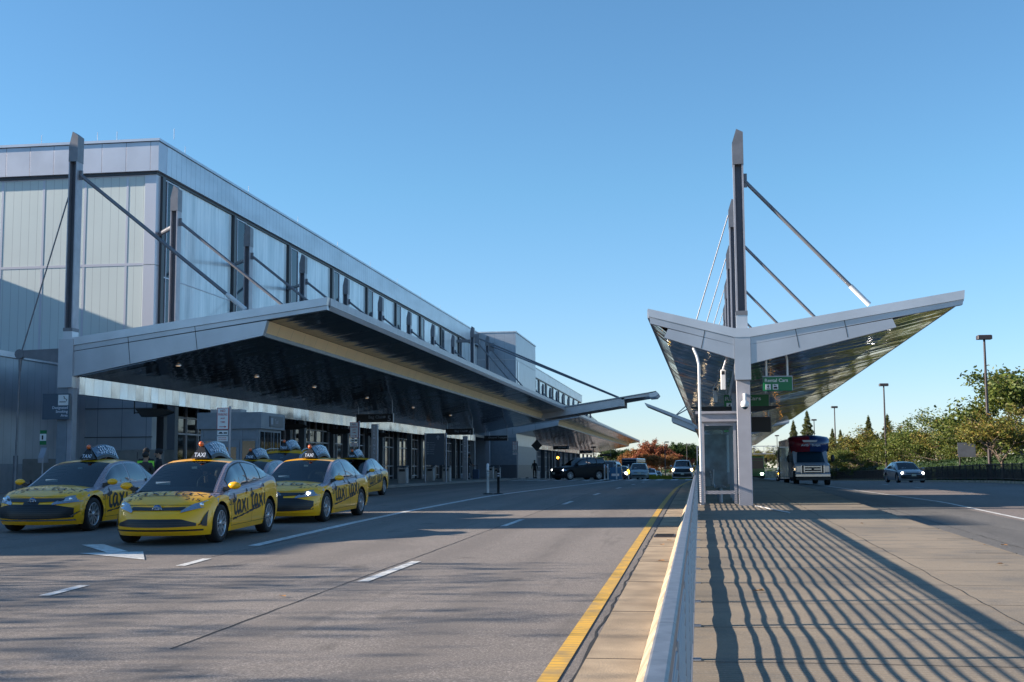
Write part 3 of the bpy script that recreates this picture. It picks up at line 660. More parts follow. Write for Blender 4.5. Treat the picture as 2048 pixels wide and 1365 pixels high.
def left_canopy(name, label, y0, y1, dz, masts, first):
    C = thing(name, label, 'canopy', (-20, y0, 5.4+dz))
    z = lambda v: v+dz
    m = MB()
    m.quad((-25.3,y0,z(6.96)), (-14.3,y0,z(8.36)), (-14.3,y1,z(8.36)), (-25.3,y1,z(6.96)))
    m.build('roof_deck', 'clad_roof', C)
    # front end fascia: coping, face, deep beam
    m = MB()
    def lx(x, top): return z((6.96 if top else 5.40) + (x+25.1)*((8.36-6.96)/10.8 if top else (6.93-5.40)/8.2))
    m.prism([(-25.1, lx(-25.1,1)-.30), (-14.3, lx(-14.3,1)-.30), (-14.26, lx(-14.3,1)+.02), (-25.1, lx(-25.1,1)+.02)], 'y', y0-.06, y0+.3, 1)
    m.prism([(-25.1, lx(-25.1,1)-.52), (-14.3, lx(-14.3,1)-.47), (-14.3, lx(-14.3,1)-.31), (-25.1, lx(-25.1,1)-.31)], 'y', y0-.0, y0+.3, 0)
    m.prism([(-25.1, lx(-25.1,0)), (-16.895, lx(-16.9,0)), (-16.73, lx(-16.73,1)-.53), (-25.1, lx(-25.1,1)-.53)], 'y', y0-.0, y0+.28, 0)
    for x in (-22.4, -19.6):
        m.prism([(x-.01, lx(x,0)+.004), (x+.015, lx(x,0)+.004), (x+.015-.12, lx(x,1)-.3), (x-.01-.12, lx(x,1)-.3)], 'y', y0-.006, y0, 2)
    m.prism([(-25.1, lx(-25.1,1)-.545), (-15.5, lx(-15.5,1)-.505), (-15.5, lx(-15.5,1)-.52), (-25.1, lx(-25.1,1)-.525)], 'y', y0-.006, y0, 2)
    m.build('end_fascia', ['clad', 'clad_light', 'frame_dark'], C)
    m = MB()
    m.box(-14.32, -14.24, y0+.3, y1, z(8.08), z(8.38), 0)
    m.quad((-14.25,y0+.3,z(8.08)), (-14.32,y0+.3,z(7.90)), (-14.32,y1,z(7.90)), (-14.25,y1,z(8.08)), 1)
    m.quad((-14.32,y0+.3,z(7.90)), (-14.5,y0+.3,z(7.9)), (-14.5,y1,z(7.9)), (-14.32,y1,z(7.9)), 1)
    m.build('edge_fascia', ['steel_light', 'clad_light'], C)  # lower strip paler, standing in for the sky it reflects
    m = MB(); n = 2
    m.quad((-24.8,y0+.28,z(5.43)), (-17.0,y0+.28,z(6.90)), (-17.0,y1,z(6.90)), (-24.8,y1,z(5.43)))
    m.quad((-16.9,y0+.30,z(7.50)), (-14.32,y0+.3,z(7.905)), (-14.32,y1,z(7.905)), (-16.9,y1,z(7.50)))
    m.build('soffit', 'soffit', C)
    m = MB()
    m.quad((-16.9,y0+.28,z(7.06)), (-16.72,y0+.28,z(7.52)), (-16.72,y1,z(7.52)), (-16.9,y1,z(7.06)), 0)
    m.quad((-17.0,y0+.27,z(6.90)), (-16.9,y0+.27,z(6.91)), (-16.9,y1,z(6.91)), (-17.0,y1,z(6.90)), 1)
    m.quad((-16.9,y0+.27,z(6.91)), (-16.895,y0+.27,z(7.06)), (-16.895,y1,z(7.06)), (-16.9,y1,z(6.91)), 1)
    m.build('light_cove', ['cove', 'steel'], C)
    m = MB(); m.box(-25.0, -24.7, y0+.35, y1-.02, z(4.75), z(5.50)); m.build('back_beam', 'fascia', C)
    for y, tall in masts:
        zt = 15.5+tall; s = 1
        o = mast(C, -25.06, y, z(6.85), z(zt))
        rod(C, (-24.88, y, z(13.75+tall*.6)), (-17.7, y, z(8.0)))
        m = MB(); m.bbox(-25.2, -24.8, y-.2, y+.2, hm(y)+.1, z(5.0), .015); m.build('column', 'concrete_col' if y < 50 else 'booth_dark', C)
        if y > 50:
            m = MB(); m.tube((FX-.05, y+2.05, z(13.55)), (-25.2, y+.1, z(13.55)), .11, n=8); m.build('strut', 'steel', o)
    return C
ms = [(47.1+9.95*k, 0) for k in range(9)] + [(137.6, 1.6), (147.7, 1.6)]
LC = left_canopy('entrance_canopy', 'long winged metal canopy hung from grey masts in front of the terminal', 46.9, 137.6, 0, ms[:9], True)
# cladding round the first column, outrigger and stay
m = MB(); m.box(-25.42, -24.80, 46.80, 47.4, 5.0, 6.95, 0); m.box(-25.42, -25.0, 46.86, 47.35, .6, 4.999, 1)
m.build('column_cladding', ['clad', 'booth'], LC)
m = MB(); m.prism([(-27.1,6.27),(-25.42,6.0),(-25.42,6.6),(-27.1,6.55)], 'y', 46.98, 47.12); m.tube((-27.2,46.95,6.4),(-27.2,47.15,6.4),.2,n=12)
m.build('outrigger', 'steel', LC)
m = MB(); m.tube((-25.3,47.05,12.9),(-27.15,47.05,6.5),.03,n=8); m.tube((-27.2,47.05,6.3),(-27.25,47.05,2.2),.04,n=8); m.tube((-27.25,47.05,2.3),(-27.25,47.05,.6),.1,n=10)
m.tube((-27.19,47.05,6.2),(-27.2,47.05,5.7),.08,.05,n=10)
m.build('stay_cable', 'steel', LC)
for i, (x, y) in enumerate(((-21.5,49.5),(-21.0,57.5),(-20.8,66),(-20.8,77),(-20.8,90),(-20.8,104))):
    zz = 5.43+(x+24.8)*1.47/7.8
    m = MB(); m.tube((x,y,zz-.03),(x,y,zz+.01),.13,n=14,mi=0); m.tube((x,y,zz-.045),(x,y,zz-.031),.09,n=12,mi=1)
    M.setdefault('lampglow', pm('downlight_glow', (1,.8,.6), .5, emit=(1,.66,.38), estr=.25))
    m.build('downlight', ['clad_light', 'lampglow'], LC)
LC2 = left_canopy('rear_entrance_canopy', 'farther winged metal canopy beyond the crossing arm along the terminal', 150.5, 304, -.12, [(172+9.95*k, 0) for k in range(13)], False)
# crossing arm from terminal side
A1 = thing('crossing_canopy', 'grey cantilevered steel canopy arm reaching over the road from the terminal', 'canopy', (-14, 136, 7))
m = MB()
m.prism([(-17.2,7.72),(-4.5,9.72),(-4.5,9.82),(-17.2,7.86)], 'y', 134.4, 140.4, 0)
m.prism([(-4.5,9.25),(-4.2,9.55),(-4.5,9.83),(-5.2,9.7),(-5.2,9.2)], 'y', 134.4, 140.4, 1)
m.build('roof', ['clad_roof', 'clad_light'], A1)
for y in (134.6, 139.8):
    m = MB(); m.prism([(-24.5,5.75),(-7.9,8.32),(-7.9,9.15),(-17,7.72),(-24.5,6.6)], 'y', y, y+.3, 0); m.prism([(-8.2,8.95),(-5.0,9.3),(-5.0,9.66),(-8.2,9.1)], 'y', y, y+.3, 0)
    m.box(-8.3,-7.9,y-.1,y+.4,8.25,8.33)
    m.build('beam', 'clad', A1)
m = MB(); m.quad((-17,134.9,7.4),(-5,134.9,9.3),(-5,139.8,9.3),(-17,139.8,7.4)); m.build('soffit', 'steel', A1)
for y in (137.6, 147.7):
    o = mast(A1, -25.0, y, 6.9, 17.6, .42, .5)
    m = MB()
    m.tube((-24.7,y,16.4),(-8.6,136.6 if y<140 else 138.4,9.3),.09,n=8); m.tube((-24.7,y,16.1),(-18,y,8.1),.08,n=8); m.box(-24.75,-24.2,y-.1,y+.1,15.7,16.7)
    m.build('stay_rod', 'steel', A1)
m = MB(); m.box(-27,-25.1,137.4,137.8,15.8,16.1); m.build('strut', 'steel', A1)
for k in range(2):
    m = MB(); m.bbox(-25.25,-24.75,137.4+10*k,137.9+10*k,.9,6.9,.01); m.build('column','concrete_col',A1)
# ================================================================== ISLAND CANOPY (runs 0.6 degrees off the road and falls slightly)
def island_canopy(name, label, y0, y1, dz, mastys, first):
    C = thing(name, label, 'canopy', (1.25, 36.4, .6), -math.radians(.62))
    OX, OY, OZ = 1.25, 36.4, .6
    def Lc(x, y, z): return (x-OX, y-OY, z-OZ + dz - .0044*(y-36.4))
    class LB(MB):
        def add(s, vs, fs, mi=0, sm=False): return MB.add(s, [Lc(*p) for p in vs], fs, mi, sm)
    def done(m, name_, mats, parent=C): return m.build(name_, mats, parent, world=False)
    m = LB(); m.quad((1.05,y0,5.62),(1.05,y1,5.62),(-1.38,y1,6.25),(-1.38,y0,6.25)); m.quad((1.5,y0,5.6),(7.4,y0,6.54),(7.4,y1,6.54),(1.5,y1,5.6)); m.quad((1.05,y0,5.62),(1.5,y0,5.6),(1.5,y1,5.6),(1.05,y1,5.62))
    done(m, 'roof_deck', 'clad_roof')
    m = LB()
    T_ = lambda x: 5.61+(x-1.5)*.158 if x > 1.5 else (5.61 if x > 1.05 else 5.61+(1.05-x)*.263)
    B_ = lambda x: 4.76+(x-1.5)*.197 if x > 1.5 else 4.75+(1.05-x)*.33
    m.prism([(-1.38,T_(-1.38)-.22),(1.05,T_(1.05)-.24),(1.5,T_(1.5)-.24),(7.4,T_(7.4)-.24),(7.42,T_(7.4)+.01),(1.5,5.63),(1.05,5.63),(-1.4,T_(-1.38)+.01)], 'y', y0-.05, y0+.25, 1)
    m.prism([(1.505,T_(1.5)-.45),(7.36,T_(7.4)-.39),(7.38,T_(7.4)-.245),(1.505,T_(1.5)-.245)], 'y', y0, y0+.22, 0)
    m.prism([(1.505,B_(1.5)),(5.55,B_(5.55)),(5.45,T_(5.45)-.43),(1.505,T_(1.5)-.455)], 'y', y0, y0+.22, 0)
    m.prism([(1.045,T_(1.05)-.45),(1.045,T_(1.05)-.245),(-1.36,T_(-1.38)-.225),(-1.34,T_(-1.38)-.42)], 'y', y0, y0+.22, 0)
    m.prism([(1.045,B_(1.05)),(1.045,T_(1.05)-.455),(-.83,T_(-.83)-.44),(-.95,B_(-.95)-.0)], 'y', y0, y0+.22, 0)
    for x, x2 in ((2.85,2.76),(4.2,4.12)): m.prism([(x,B_(x)+.01),(x+.02,B_(x)+.01),(x2+.02,T_(x)-.24),(x2,T_(x)-.24)], 'y', y0-.005, y0, 2)
    m.prism([(.1,B_(.1)+.01),(.12,B_(.1)+.01),(.24,T_(.1)-.24),(.22,T_(.1)-.24)], 'y', y0-.005, y0, 2)
    if first: m.box(1.05, 1.5, y0-.03, y0+.45, 4.15, 5.615, 0)
    done(m, 'end_fascia', ['clad', 'clad_light', 'frame_dark'])
    m = LB()
    m.box(7.38,7.44,y0+.25,y1,6.28,6.56,0); m.box(-1.43,-1.37,y0+.25,y1,6.02,6.27,0)
    done(m, 'edge_fascia', ['clad'])
    m = LB()
    m.quad((1.5,y0+.22,4.77),(5.5,y0+.22,5.54),(5.5,y1,5.54),(1.5,y1,4.77)); m.quad((5.45,y0+.22,5.80),(7.38,y0+.22,6.275),(7.38,y1,6.275),(5.45,y1,5.80)); m.quad((5.5,y0+.22,5.54),(5.46,y0+.22,5.8),(5.46,y1,5.8),(5.5,y1,5.54))
    m.quad((1.05,y0+.22,4.76),(1.05,y1,4.76),(-.9,y1,5.40),(-.9,y0+.22,5.40)); m.quad((-.86,y0+.22,5.58),(-.86,y1,5.58),(-1.37,y1,6.02),(-1.37,y0+.22,6.02)); m.quad((-.9,y0+.22,5.4),(-.86,y0+.22,5.6),(-.86,y1,5.6),(-.9,y1,5.4))
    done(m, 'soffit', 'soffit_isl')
    m = LB(); m.box(1.05,1.5,y0+.45,y1,4.4,5.0); done(m, 'spine_beam', 'clad')
    for i, y in enumerate(mastys):
        # masts
        x0, x1 = 1.13, 1.43; z0, z1 = 5.62, 11.5
        m = LB()
        for a in (x0, x1-.05): m.box(a, a+.05, y-.2, y+.2, z0+.5, z1-1.05, 1)
        m.box(x0+.05, x1-.05, y-.03, y+.03, z0+.5, z1-1.05, 2)
        m.prism([(x0-.01,z1-1.05),(x1+.01,z1-1.05),(x1+.01,z1-.1),(x0+.12,z1),(x0-.01,z1-.42)], 'y', y-.22, y+.22, 0)
        o = done(m, 'mast', ['steel', 'steel_light', 'steel_shaded'])
        m = LB(); m.box(x0-.01,x1+.01,y-.22,y+.22,z0,z0+.4,0); m.box(x0-.02,x1+.02,y-.24,y+.24,z0+.4,z0+.52,1); done(m, 'mast_base', ['clad_light','steel'], o)
        m = LB(); a = Vector((1.45,y,10.0)); b = Vector((4.87,y,6.25)); d = (b-a).normalized()
        m.tube(a, b-d*.75, .055, n=10); m.box(1.42,1.53,y-.04,y+.04,9.8,10.2)
        o = done(m, 'tie_rod', 'steel'); m = LB(); m.tube(b-d*.75, b, .075, n=10); done(m, 'rod_sleeve', 'white_metal', o)
        if i > 0:
            m = LB(); a = Vector((1.11,y-.15,10.9)); b = Vector((-.45,y,6.05)); d = (b-a).normalized(); m.tube(a, b-d*.6, .022, n=8)
            o = done(m, 'stay_cable', 'steel'); m = LB(); m.tube(b-d*.75, b-d*.5, .03, .06, n=8); m.tube(b-d*.5, b, .06, n=8); done(m, 'rod_sleeve', 'white_metal', o)
        m = LB(); m.bbox(1.08,1.47,y-.2,y+.2,.45-dz+.0044*(y-36.4),4.75,.012); done(m, 'column', 'concrete_col')
    return C
IC = island_canopy('island_canopy', 'V shaped metal canopy with masts and tie rods over the centre island', 36.2, 116, 0, [36.5+9.5*k for k in range(9)], True)
IC2 = island_canopy('rear_island_canopy', 'farther V shaped canopy continuing along the centre island', 119, 215, -.12, [124+9.5*k for k in range(9)], False)
A2 = thing('island_crossing_arm', 'short grey canopy arm reaching from the island canopy over the road', 'canopy', (-.7, 137, 6.2))
m = MB(); m.prism([(1.4,5.3),(-5.6,8.3),(-5.75,8.6),(1.4,5.75)], 'y', 134.4, 140.0, 0)
m.build('roof', ['clad', 'clad_light'], A2)
m = MB(); m.prism([(1.4,4.7),(-2.9,6.55),(-2.9,7.2),(1.4,5.4)], 'y', 134.8, 135.1, 0); m.prism([(1.4,4.7),(-2.9,6.55),(-2.9,7.2),(1.4,5.4)], 'y', 139.3, 139.6, 0); m.build('beam', 'clad', A2)
m = MB(); m.tube((-2.6,137,7.2),(-.6,137,8.3),.06,n=8); m.tube((-2.6,137,7.2),(1.2,137,10.6),.05,n=8); m.build('stay_rod', 'steel', A2)
# ================================================================== UNSEEN BLOCKS ADDED OFF FRAME TO THROW THE LONG SHADOWS
def shadow_block(name, label, x0, x1, y0, y1, z1):
    b = thing(name, label, 'shadow caster', ((x0+x1)/2, (y0+y1)/2, 0)); m = MB(); m.box(x0, x1, y0, y1, 0, z1); m.build('wall', 'wall_metal', b)
    m = MB(); m.box(x0-.2, x1+.2, y0-.2, y1+.2, z1, z1+.3); m.build('parapet', 'clad_light', b)
shadow_block('band_shadow_block', 'unseen tall block added to throw the narrow shadow band over the road', -45, -41, 22.0, 26.0, 17.5)
shadow_block('rank_shadow_block', 'unseen low block added to shade the taxi rank', -56, -37, 16.0, 30.5, 11.0)
shadow_block('road_shadow_block', 'unseen tall block added to shade the road and island farther up', -48, -41, 31.0, 44.2, 20.5)

# ================================================================== CARS
def paint(name, col, rough=.25, var=0.0):
    return pm(name, col, rough, 0.0, coat=.45, var=var, vscale=2)
M['taxi_yellow'] = paint('taxi_yellow_paint', (0.98, 0.47, 0.003), .3, .05)
def dotted():
    m = pm('violet_dot_film', (0.26, 0.21, 0.25), .35, coat=.6)
    n = m.node_tree.nodes; l = m.node_tree.links; b = n['Principled BSDF']
    tc = n.new('ShaderNodeTexCoord'); v = n.new('ShaderNodeTexVoronoi'); v.inputs['Scale'].default_value = 32; v.inputs['Randomness'].default_value = 0
    l.new(tc.outputs['Object'], v.inputs['Vector']); r = n.new('ShaderNodeValToRGB')
    r.color_ramp.elements[0].position = .3; r.color_ramp.elements[0].color = (.10, .085, .11, 1); r.color_ramp.elements[1].position = .42; r.color_ramp.elements[1].color = (.34, .265, .29, 1)
    l.new(v.outputs['Distance'], r.inputs[0]); l.new(r.outputs[0], b.inputs['Base Color']); return m
M['taxi_violet'] = dotted()
M['car_glass'] = glass_mat('car_windscreen_glass', (.26, .34, .36), .0, k=.16)
M['car_side_glass'] = pm('car_side_glass', (.015, .025, .03), .03, spec=1.0, coat=1.0)
M['lamp_lens'] = pm('headlamp_lens', (.32, .36, .42), .12, .5, coat=1.0)
M['lamp_core'] = pm('headlamp_reflector', (.75, .78, .82), .1, .8)
M['lamp_on'] = pm('headlamp_lit', (1, 1, 1), .3, emit=(1, .95, .88), estr=14)
M['lamp_warm'] = pm('headlamp_warm_lit', (1, .8, .5), .3, emit=(1, .72, .38), estr=6)
M['lamp_orange'] = pm('turn_signal_lit', (1, .45, .05), .3, emit=(1, .4, .03), estr=5)
M['orange_ball'] = pm('orange_beacon', (.75, .13, .02), .3, coat=.8)
M['tyre'] = pm('tyre_rubber', (.014, .014, .015), .8)
M['rim'] = pm('alloy_rim', (.42, .43, .46), .3, .7)
M['rim_dark'] = pm('wheel_shadow_gap', (.012, .012, .014), .6)
M['chrome'] = pm('chrome', (.42, .44, .48), .15, .95)
M['grille'] = striped('grille_slats', (.014, .014, .017), (.003, .003, .004), 2, .04, .018, .4, var=0)
M['letter_black'] = pm('black_lettering', (.012, .012, .02), .5)
M['letter_white'] = pm('white_lettering', (.62, .68, .78), .5)
M['badge_blue'] = pm('badge_blue', (.02, .09, .25), .2, coat=1)
M['plate'] = pm('licence_plate', (.55, .55, .45), .4)
M['seat'] = pm('seat_fabric', (.05, .05, .055), .8)
M['topper_blue'] = pm('roof_sign_panel', (.035, .07, .13), .25, coat=.8)
M['tail_red'] = pm('tail_lamp_red', (.35, .02, .02), .2, coat=1)
M['skin'] = pm('skin', (.30, .17, .11), .55)
M['hair'] = pm('black_hair', (.012, .010, .010), .7)
M['hair_grey'] = pm('greying_hair', (.05, .05, .055), .7)
M['cloth_black'] = pm('black_cloth', (.012, .012, .015), .85)
M['cloth_olive'] = pm('olive_cloth', (.045, .042, .036), .85)
M['cloth_blue'] = pm('blue_cloth', (.05, .08, .14), .85)
M['hivis'] = pm('hi_vis_vest', (.25, .75, .05), .6, emit=(.2, .8, .05), estr=.0)
M['silver_band'] = pm('reflective_band', (.6, .62, .62), .4)

# strokes for hand-brushed lettering, unit em about 0..1
BR = {
 't': [[(.42,1.12),(.30,.35),(.33,.08),(.5,.02),(.62,.12)], [(.05,.70),(.35,.74),(.68,.82)]],
 'a': [[(.62,.62),(.38,.70),(.16,.50),(.12,.18),(.28,.0),(.48,.16),(.62,.6)], [(.64,.66),(.60,.2),(.68,.02),(.82,.08)]],
 'x': [[(.10,.68),(.36,.38),(.72,-.04)], [(.70,.70),(.36,.36),(.05,-.02)]],
 'i': [[(.24,.66),(.20,.25),(.24,.0)], [(.27,.93),(.36,1.18)]],
}
AD = {'t': .62, 'a': .86, 'x': .80, 'i': .44, ' ': .22}
def brush(mb, sx, fn, size, x0, y0, wd=.15, mi=0):
    x = x0
    for ch in sx:
        for st in BR.get(ch, []):
            # densify
            P = []
            for a, b in zip(st[:-1], st[1:]):
                for k in range(4): t = k/4; P.append((a[0]+(b[0]-a[0])*t, a[1]+(b[1]-a[1])*t))
            P.append(st[-1]); vs = []
            for i, p in enumerate(P):
                q0 = P[max(0,i-1)]; q1 = P[min(len(P)-1,i+1)]; dx, dy = q1[0]-q0[0], q1[1]-q0[1]; L = math.hypot(dx, dy) or 1
                wv = wd*(.55+.45*math.sin(math.pi*(i+.8)/(len(P)+.6)))/2
                for s_ in (-1, 1): vs.append(fn(x+size*(p[0]-dy/L*wv*s_), y0+size*(p[1]+dx/L*wv*s_)))
            mb.add(vs, [(2*i,2*i+1,2*i+3,2*i+2) for i in range(len(P)-1)], mi)
        x += AD[ch]*size
    return x

def interp(tab, x):
    if x <= tab[0][0]: return tab[0][1]
    for (a, va), (b, vb) in zip(tab[:-1], tab[1:]):
        if x <= b:
            t = (x-a)/(b-a); return va+(vb-va)*t
    return tab[-1][1]
def sinterp(tab, x):
    """monotone-ish smooth interpolation (Catmull-Rom on the table)"""
    n = len(tab)
    if x <= tab[0][0]: return tab[0][1]
    if x >= tab[-1][0]: return tab[-1][1]
    for i in range(n-1):
        if x <= tab[i+1][0]:
            x0, y0 = tab[i]; x1, y1 = tab[i+1]; h = x1-x0; t = (x-x0)/h
            m0 = (tab[i+1][1]-tab[i-1][1])/(tab[i+1][0]-tab[i-1][0]) if i > 0 else (y1-y0)/h
            m1 = (tab[i+2][1]-y0)/(tab[i+2][0]-x0) if i+2 < n else (y1-y0)/h
            return (2*t**3-3*t*t+1)*y0+(t**3-2*t*t+t)*h*m0+(-2*t**3+3*t*t)*y1+(t**3-t*t)*h*m1

STY = {
 'sedan': dict(L=4.88, W=1.84, H=1.445, wb=2.825, fo=.97, R=.335, nf=2.5,
    zt=[(-2.44,.68),(-2.0,.755),(-1.4,.83),(-.9,.875),(0,.91),(1.2,.95),(2.0,.99),(2.44,.96)],
    gh=[(-1.30,.88),(-.98,1.04),(-.48,1.29),(-.15,1.39),(.25,1.435),(.75,1.435),(1.15,1.38),(1.55,1.25),(1.98,1.06)], ir=3, ie=6,
    win=[(-.82,.28),(.36,1.12),(1.18,1.62)]),
 'hatch': dict(L=4.60, W=1.76, H=1.44, wb=2.70, fo=.95, R=.325, nf=2.3,
    zt=[(-2.3,.62),(-1.9,.72),(-1.4,.81),(-1.0,.865),(0,.93),(1.0,1.0),(1.8,1.07),(2.3,1.05)],
    gh=[(-1.42,.87),(-1.02,1.08),(-.55,1.31),(-.22,1.39),(.15,1.435),(.55,1.43),(1.1,1.37),(1.6,1.26),(2.12,1.09)], ir=3, ie=5,
    win=[(-.92,.18),(.26,.98),(1.04,1.50)]),
 'suv': dict(L=4.65, W=1.86, H=1.72, wb=2.70, fo=.92, R=.36, nf=2.8,
    zt=[(-2.32,.86),(-1.9,.94),(-1.4,1.0),(-.9,1.05),(0,1.12),(1.2,1.15),(2.32,1.13)],
    gh=[(-1.18,1.05),(-.9,1.27),(-.5,1.5),(-.22,1.62),(.2,1.70),(1.0,1.71),(1.7,1.67),(2.0,1.55),(2.25,1.18)], ir=3, ie=7,
    win=[(-.75,.25),(.33,1.10),(1.18,1.88)]),
 'pickup': dict(L=5.0, W=1.98, H=1.86, wb=3.1, fo=.95, R=.40, nf=4.0,
    zt=[(-2.5,1.06),(-1.9,1.13),(-1.4,1.16),(-.9,1.18),(0,1.2),(2.5,1.2)],
    gh=[(-1.05,1.19),(-.85,1.35),(-.55,1.66),(-.35,1.78),(0,1.85),(.9,1.85),(1.4,1.83),(1.5,1.7),(1.58,1.22)], ir=3, ie=6,
    win=[(-.68,.25),(.33,1.20)]),
}
def car(sty, name, label, loc, rz, body, side=None, seats=True, taxi=None, front='a', lights=None, group=None, detail=2, scale=1.085, driver=False, glass='car_glass'):
    p = STY[sty]; L, W, R = p['L'], p['W'], p['R']; hw = W/2; side = side or body
    C = thing(name, label, 'taxi' if taxi else {'sedan':'car','hatch':'car','suv':'suv','pickup':'pickup truck'}[sty], loc, rz, group, scale)
    fy = -L/2; ry = L/2; wf = fy+p['fo']; wr_ = wf+p['wb']; ZC = R
    Lf, Lr, nf, nr = .95, .75, p['nf'], 3.2
    def planx(y):
        if y < fy+Lf: t = max(0, (fy+Lf-y)/Lf); return hw*max(0,(1-t**nf))**(1/nf)
        if y > ry-Lr: t = max(0, (y-(ry-Lr))/Lr); return hw*max(0,(1-t**nr))**(1/nr)
        return hw
    zt = lambda y: sinterp(p['zt'], y)
    def zb(y):
        return interp([(fy,.16),(fy+.5,.16),(wf+.5,.17),(wr_-.5,.19),(ry-.4,.24),(ry,.30)], y)
    pv = [(0,.955),(.12,.985),(.35,1.0),(.55,.992),(.75,.985),(.88,.962),(.96,.93),(1,.895)]
    ff = [(0,.10),(.12,.03),(.28,0),(.5,.015),(.66,.05),(.8,.12),(.9,.20),(1,.32)]
    rf = [(0,.12),(.15,.03),(.35,0),(.6,.03),(.8,.05),(.93,.09),(1,.17)]
    def wfnt(y0): return max(0, 1-(y0-fy)/Lf)**1.5
    def wrr(y0): return max(0, 1-(ry-y0)/Lr)**1.5
    def SP(x0, y0, z, sgn=1):
        a, b = zb(y0), zt(y0); v = min(1, max(0, (z-a)/(b-a)))
        return (sgn*x0*interp(pv, v), y0+wfnt(y0)*interp(ff, v)-wrr(y0)*interp(rf, v), z)
    def sidept(y, z, sgn=1, off=0.0):
        q = SP(planx(y), y, z, sgn); return (q[0]+sgn*off, q[1], q[2])
    def frontpt(x, z, off=0.0):
        """point on the nose at lateral x"""
        ax = min(abs(x), hw*.985)
        for _ in range(1):
            y0 = fy+.2; v = (z-zb(fy+.15))/(zt(fy+.15)-zb(fy+.15)); v = min(1, max(0, v)); x0 = min(ax/interp(pv, v), hw*.995)
            t = (1-(x0/hw)**nf)**(1/nf); y0 = fy+Lf-Lf*t
            v = min(1, max(0, (z-zb(y0))/(zt(y0)-zb(y0)))); yy = y0+wfnt(y0)*interp(ff, v)
        nrm = Vector((math.copysign(min(.95, (x0/hw)**3), x), -1, .15)).normalized()
        return (x+nrm.x*off, yy+nrm.y*off, z+nrm.z*off)
    # columns along half loop
    cols = []
    na = 12
    ya0 = wf-R-.05
    for k in range(na+1):
        a = math.pi/2*k/na; x = hw*math.sin(a)**(2/nf); y = fy+Lf*(1-math.cos(a)**(2/nf))
        if y < ya0-.03: cols.append((x, y, None))
    Ra = R+.055
    def arch(yc):
        out = [(yc-Ra, None)]
        for k in range(13):
            a = math.pi*(1-k/12); out.append((yc+Ra*math.cos(a)*.999, ZC+Ra*math.sin(a)))
        out.append((yc+Ra, None)); return out
    ysd = []
    ysd += arch(wf); y = wf+Ra+.12
    while y < wr_-Ra-.06: ysd.append((y, None)); y += .14
    ysd += arch(wr_)
    for y, z_ in ysd: cols.append((planx(y), y, z_))
    ye = wr_+Ra
    rr = []
    for k in range(na+1):
        a = math.pi/2*k/na; x = hw*math.sin(a)**(2/nr); y = ry-Lr*(1-math.cos(a)**(2/nr))
        if y > ye+.03: rr.append((x, y, None))
    cols += rr[::-1]
    vv = [0,.06,.14,.25,.38,.5,.6,.7,.78,.85,.91,.96,1.0]
    m = MB(); BY, SD, DK = 0, 1, 2
    grids = {}
    ncol = len(cols)
    for sgn in (1, -1):
        P = []
        for (x0, y0, za) in cols:
            a = zb(y0) if za is None else max(zb(y0), za); b = zt(y0); row = []
            for v in vv: row.append(SP(x0, y0, a+(b-a)*v, sgn))
            P.append(row)
        grids[sgn] = P; n = len(vv); fs = []; mi_ = []
        base = len(m.v); m.v += [q for row in P for q in row]
        for i in range(ncol-1):
            for j in range(n-1):
                f_ = (base+i*n+j, base+(i+1)*n+j, base+(i+1)*n+j+1, base+i*n+j+1)
                if sgn < 0: f_ = f_[::-1]
                ym = cols[i][1]
                mat_ = BY
                if taxi and j >= 9 and fy+.75 < ym < ry-.1: mat_ = SD
                if taxi and j >= 8 and wf-.1 < ym < wf+.75: mat_ = SD
                m.f.append(f_); m.m.append(mat_); m.sm.append(True)
        # wheel well lips
        lv = []
        for (x0, y0, za), row in zip(cols, P):
            lv += [row[0], (row[0][0]-sgn*.28, row[0][1], row[0][2])]
        m.add(lv, [(2*i,2*i+2,2*i+3,2*i+1) if sgn > 0 else (2*i,2*i+1,2*i+3,2*i+2) for i in range(ncol-1)], DK, False)
    # floor
    fl = []
    for (x0, y0, za) in cols: fl += [(-x0*.7, y0, .24), (x0*.7, y0, .24)]
    m.add(fl, [(2*i,2*i+1,2*i+3,2*i+2) for i in range(ncol-1)], DK)
    # top: bonnet and boot, cowl and parcel shelf
    gh = p['gh']; ywb, yrb = gh[0][0], gh[-1][0]
    ss = [-1,-.88,-.66,-.4,-.15,.15,.4,.66,.88,1]
    top = []
    for i, (x0, y0, za) in enumerate(cols):
        xr = grids[1][i][-1][0]; yy = grids[1][i][-1][1]; z = zt(y0)
        cr = .075*min(1, (yy-fy)/.9) if yy < 0 else .03
        if cr < 0: cr = 0
        bow = -.0
        row = []
        for s_ in ss:
            d = abs(s_); zz = z+cr*(1-d**2.2)
            if yy < ywb and .5 < d < .95: zz += .012
            row.append((xr*s_, yy+bow*(1-s_*s_), zz))
        top.append(row)
    base = len(m.v); n = len(ss); m.v += [q for r_ in top for q in r_]
    for i in range(ncol-1):
        yy = .5*(top[i][0][1]+top[i+1][0][1])
        for j in range(n-1):
            mat_ = BY
            if yy > ywb-.02: mat_ = DK
            if yy > yrb-.12: mat_ = BY
            if ywb+.45 < yy < yrb-.2 and 0 < j < n-2: continue
            if taxi and j in (0, n-2) and yy > fy+.8: mat_ = SD
            m.f.append((base+i*n+j, base+(i)*n+j+1, base+(i+1)*n+j+1, base+(i+1)*n+j)); m.m.append(mat_); m.sm.append(True)
    m.build('body', [body, side, 'black'], C, False)
    # ------------------------------------------------ greenhouse
    H = p['H']; yg0, yg1 = gh[0][0], gh[-1][0]; ir, ie = p['ir'], p['ie']
    yrs, yre = gh[ir][0], gh[ie][0]
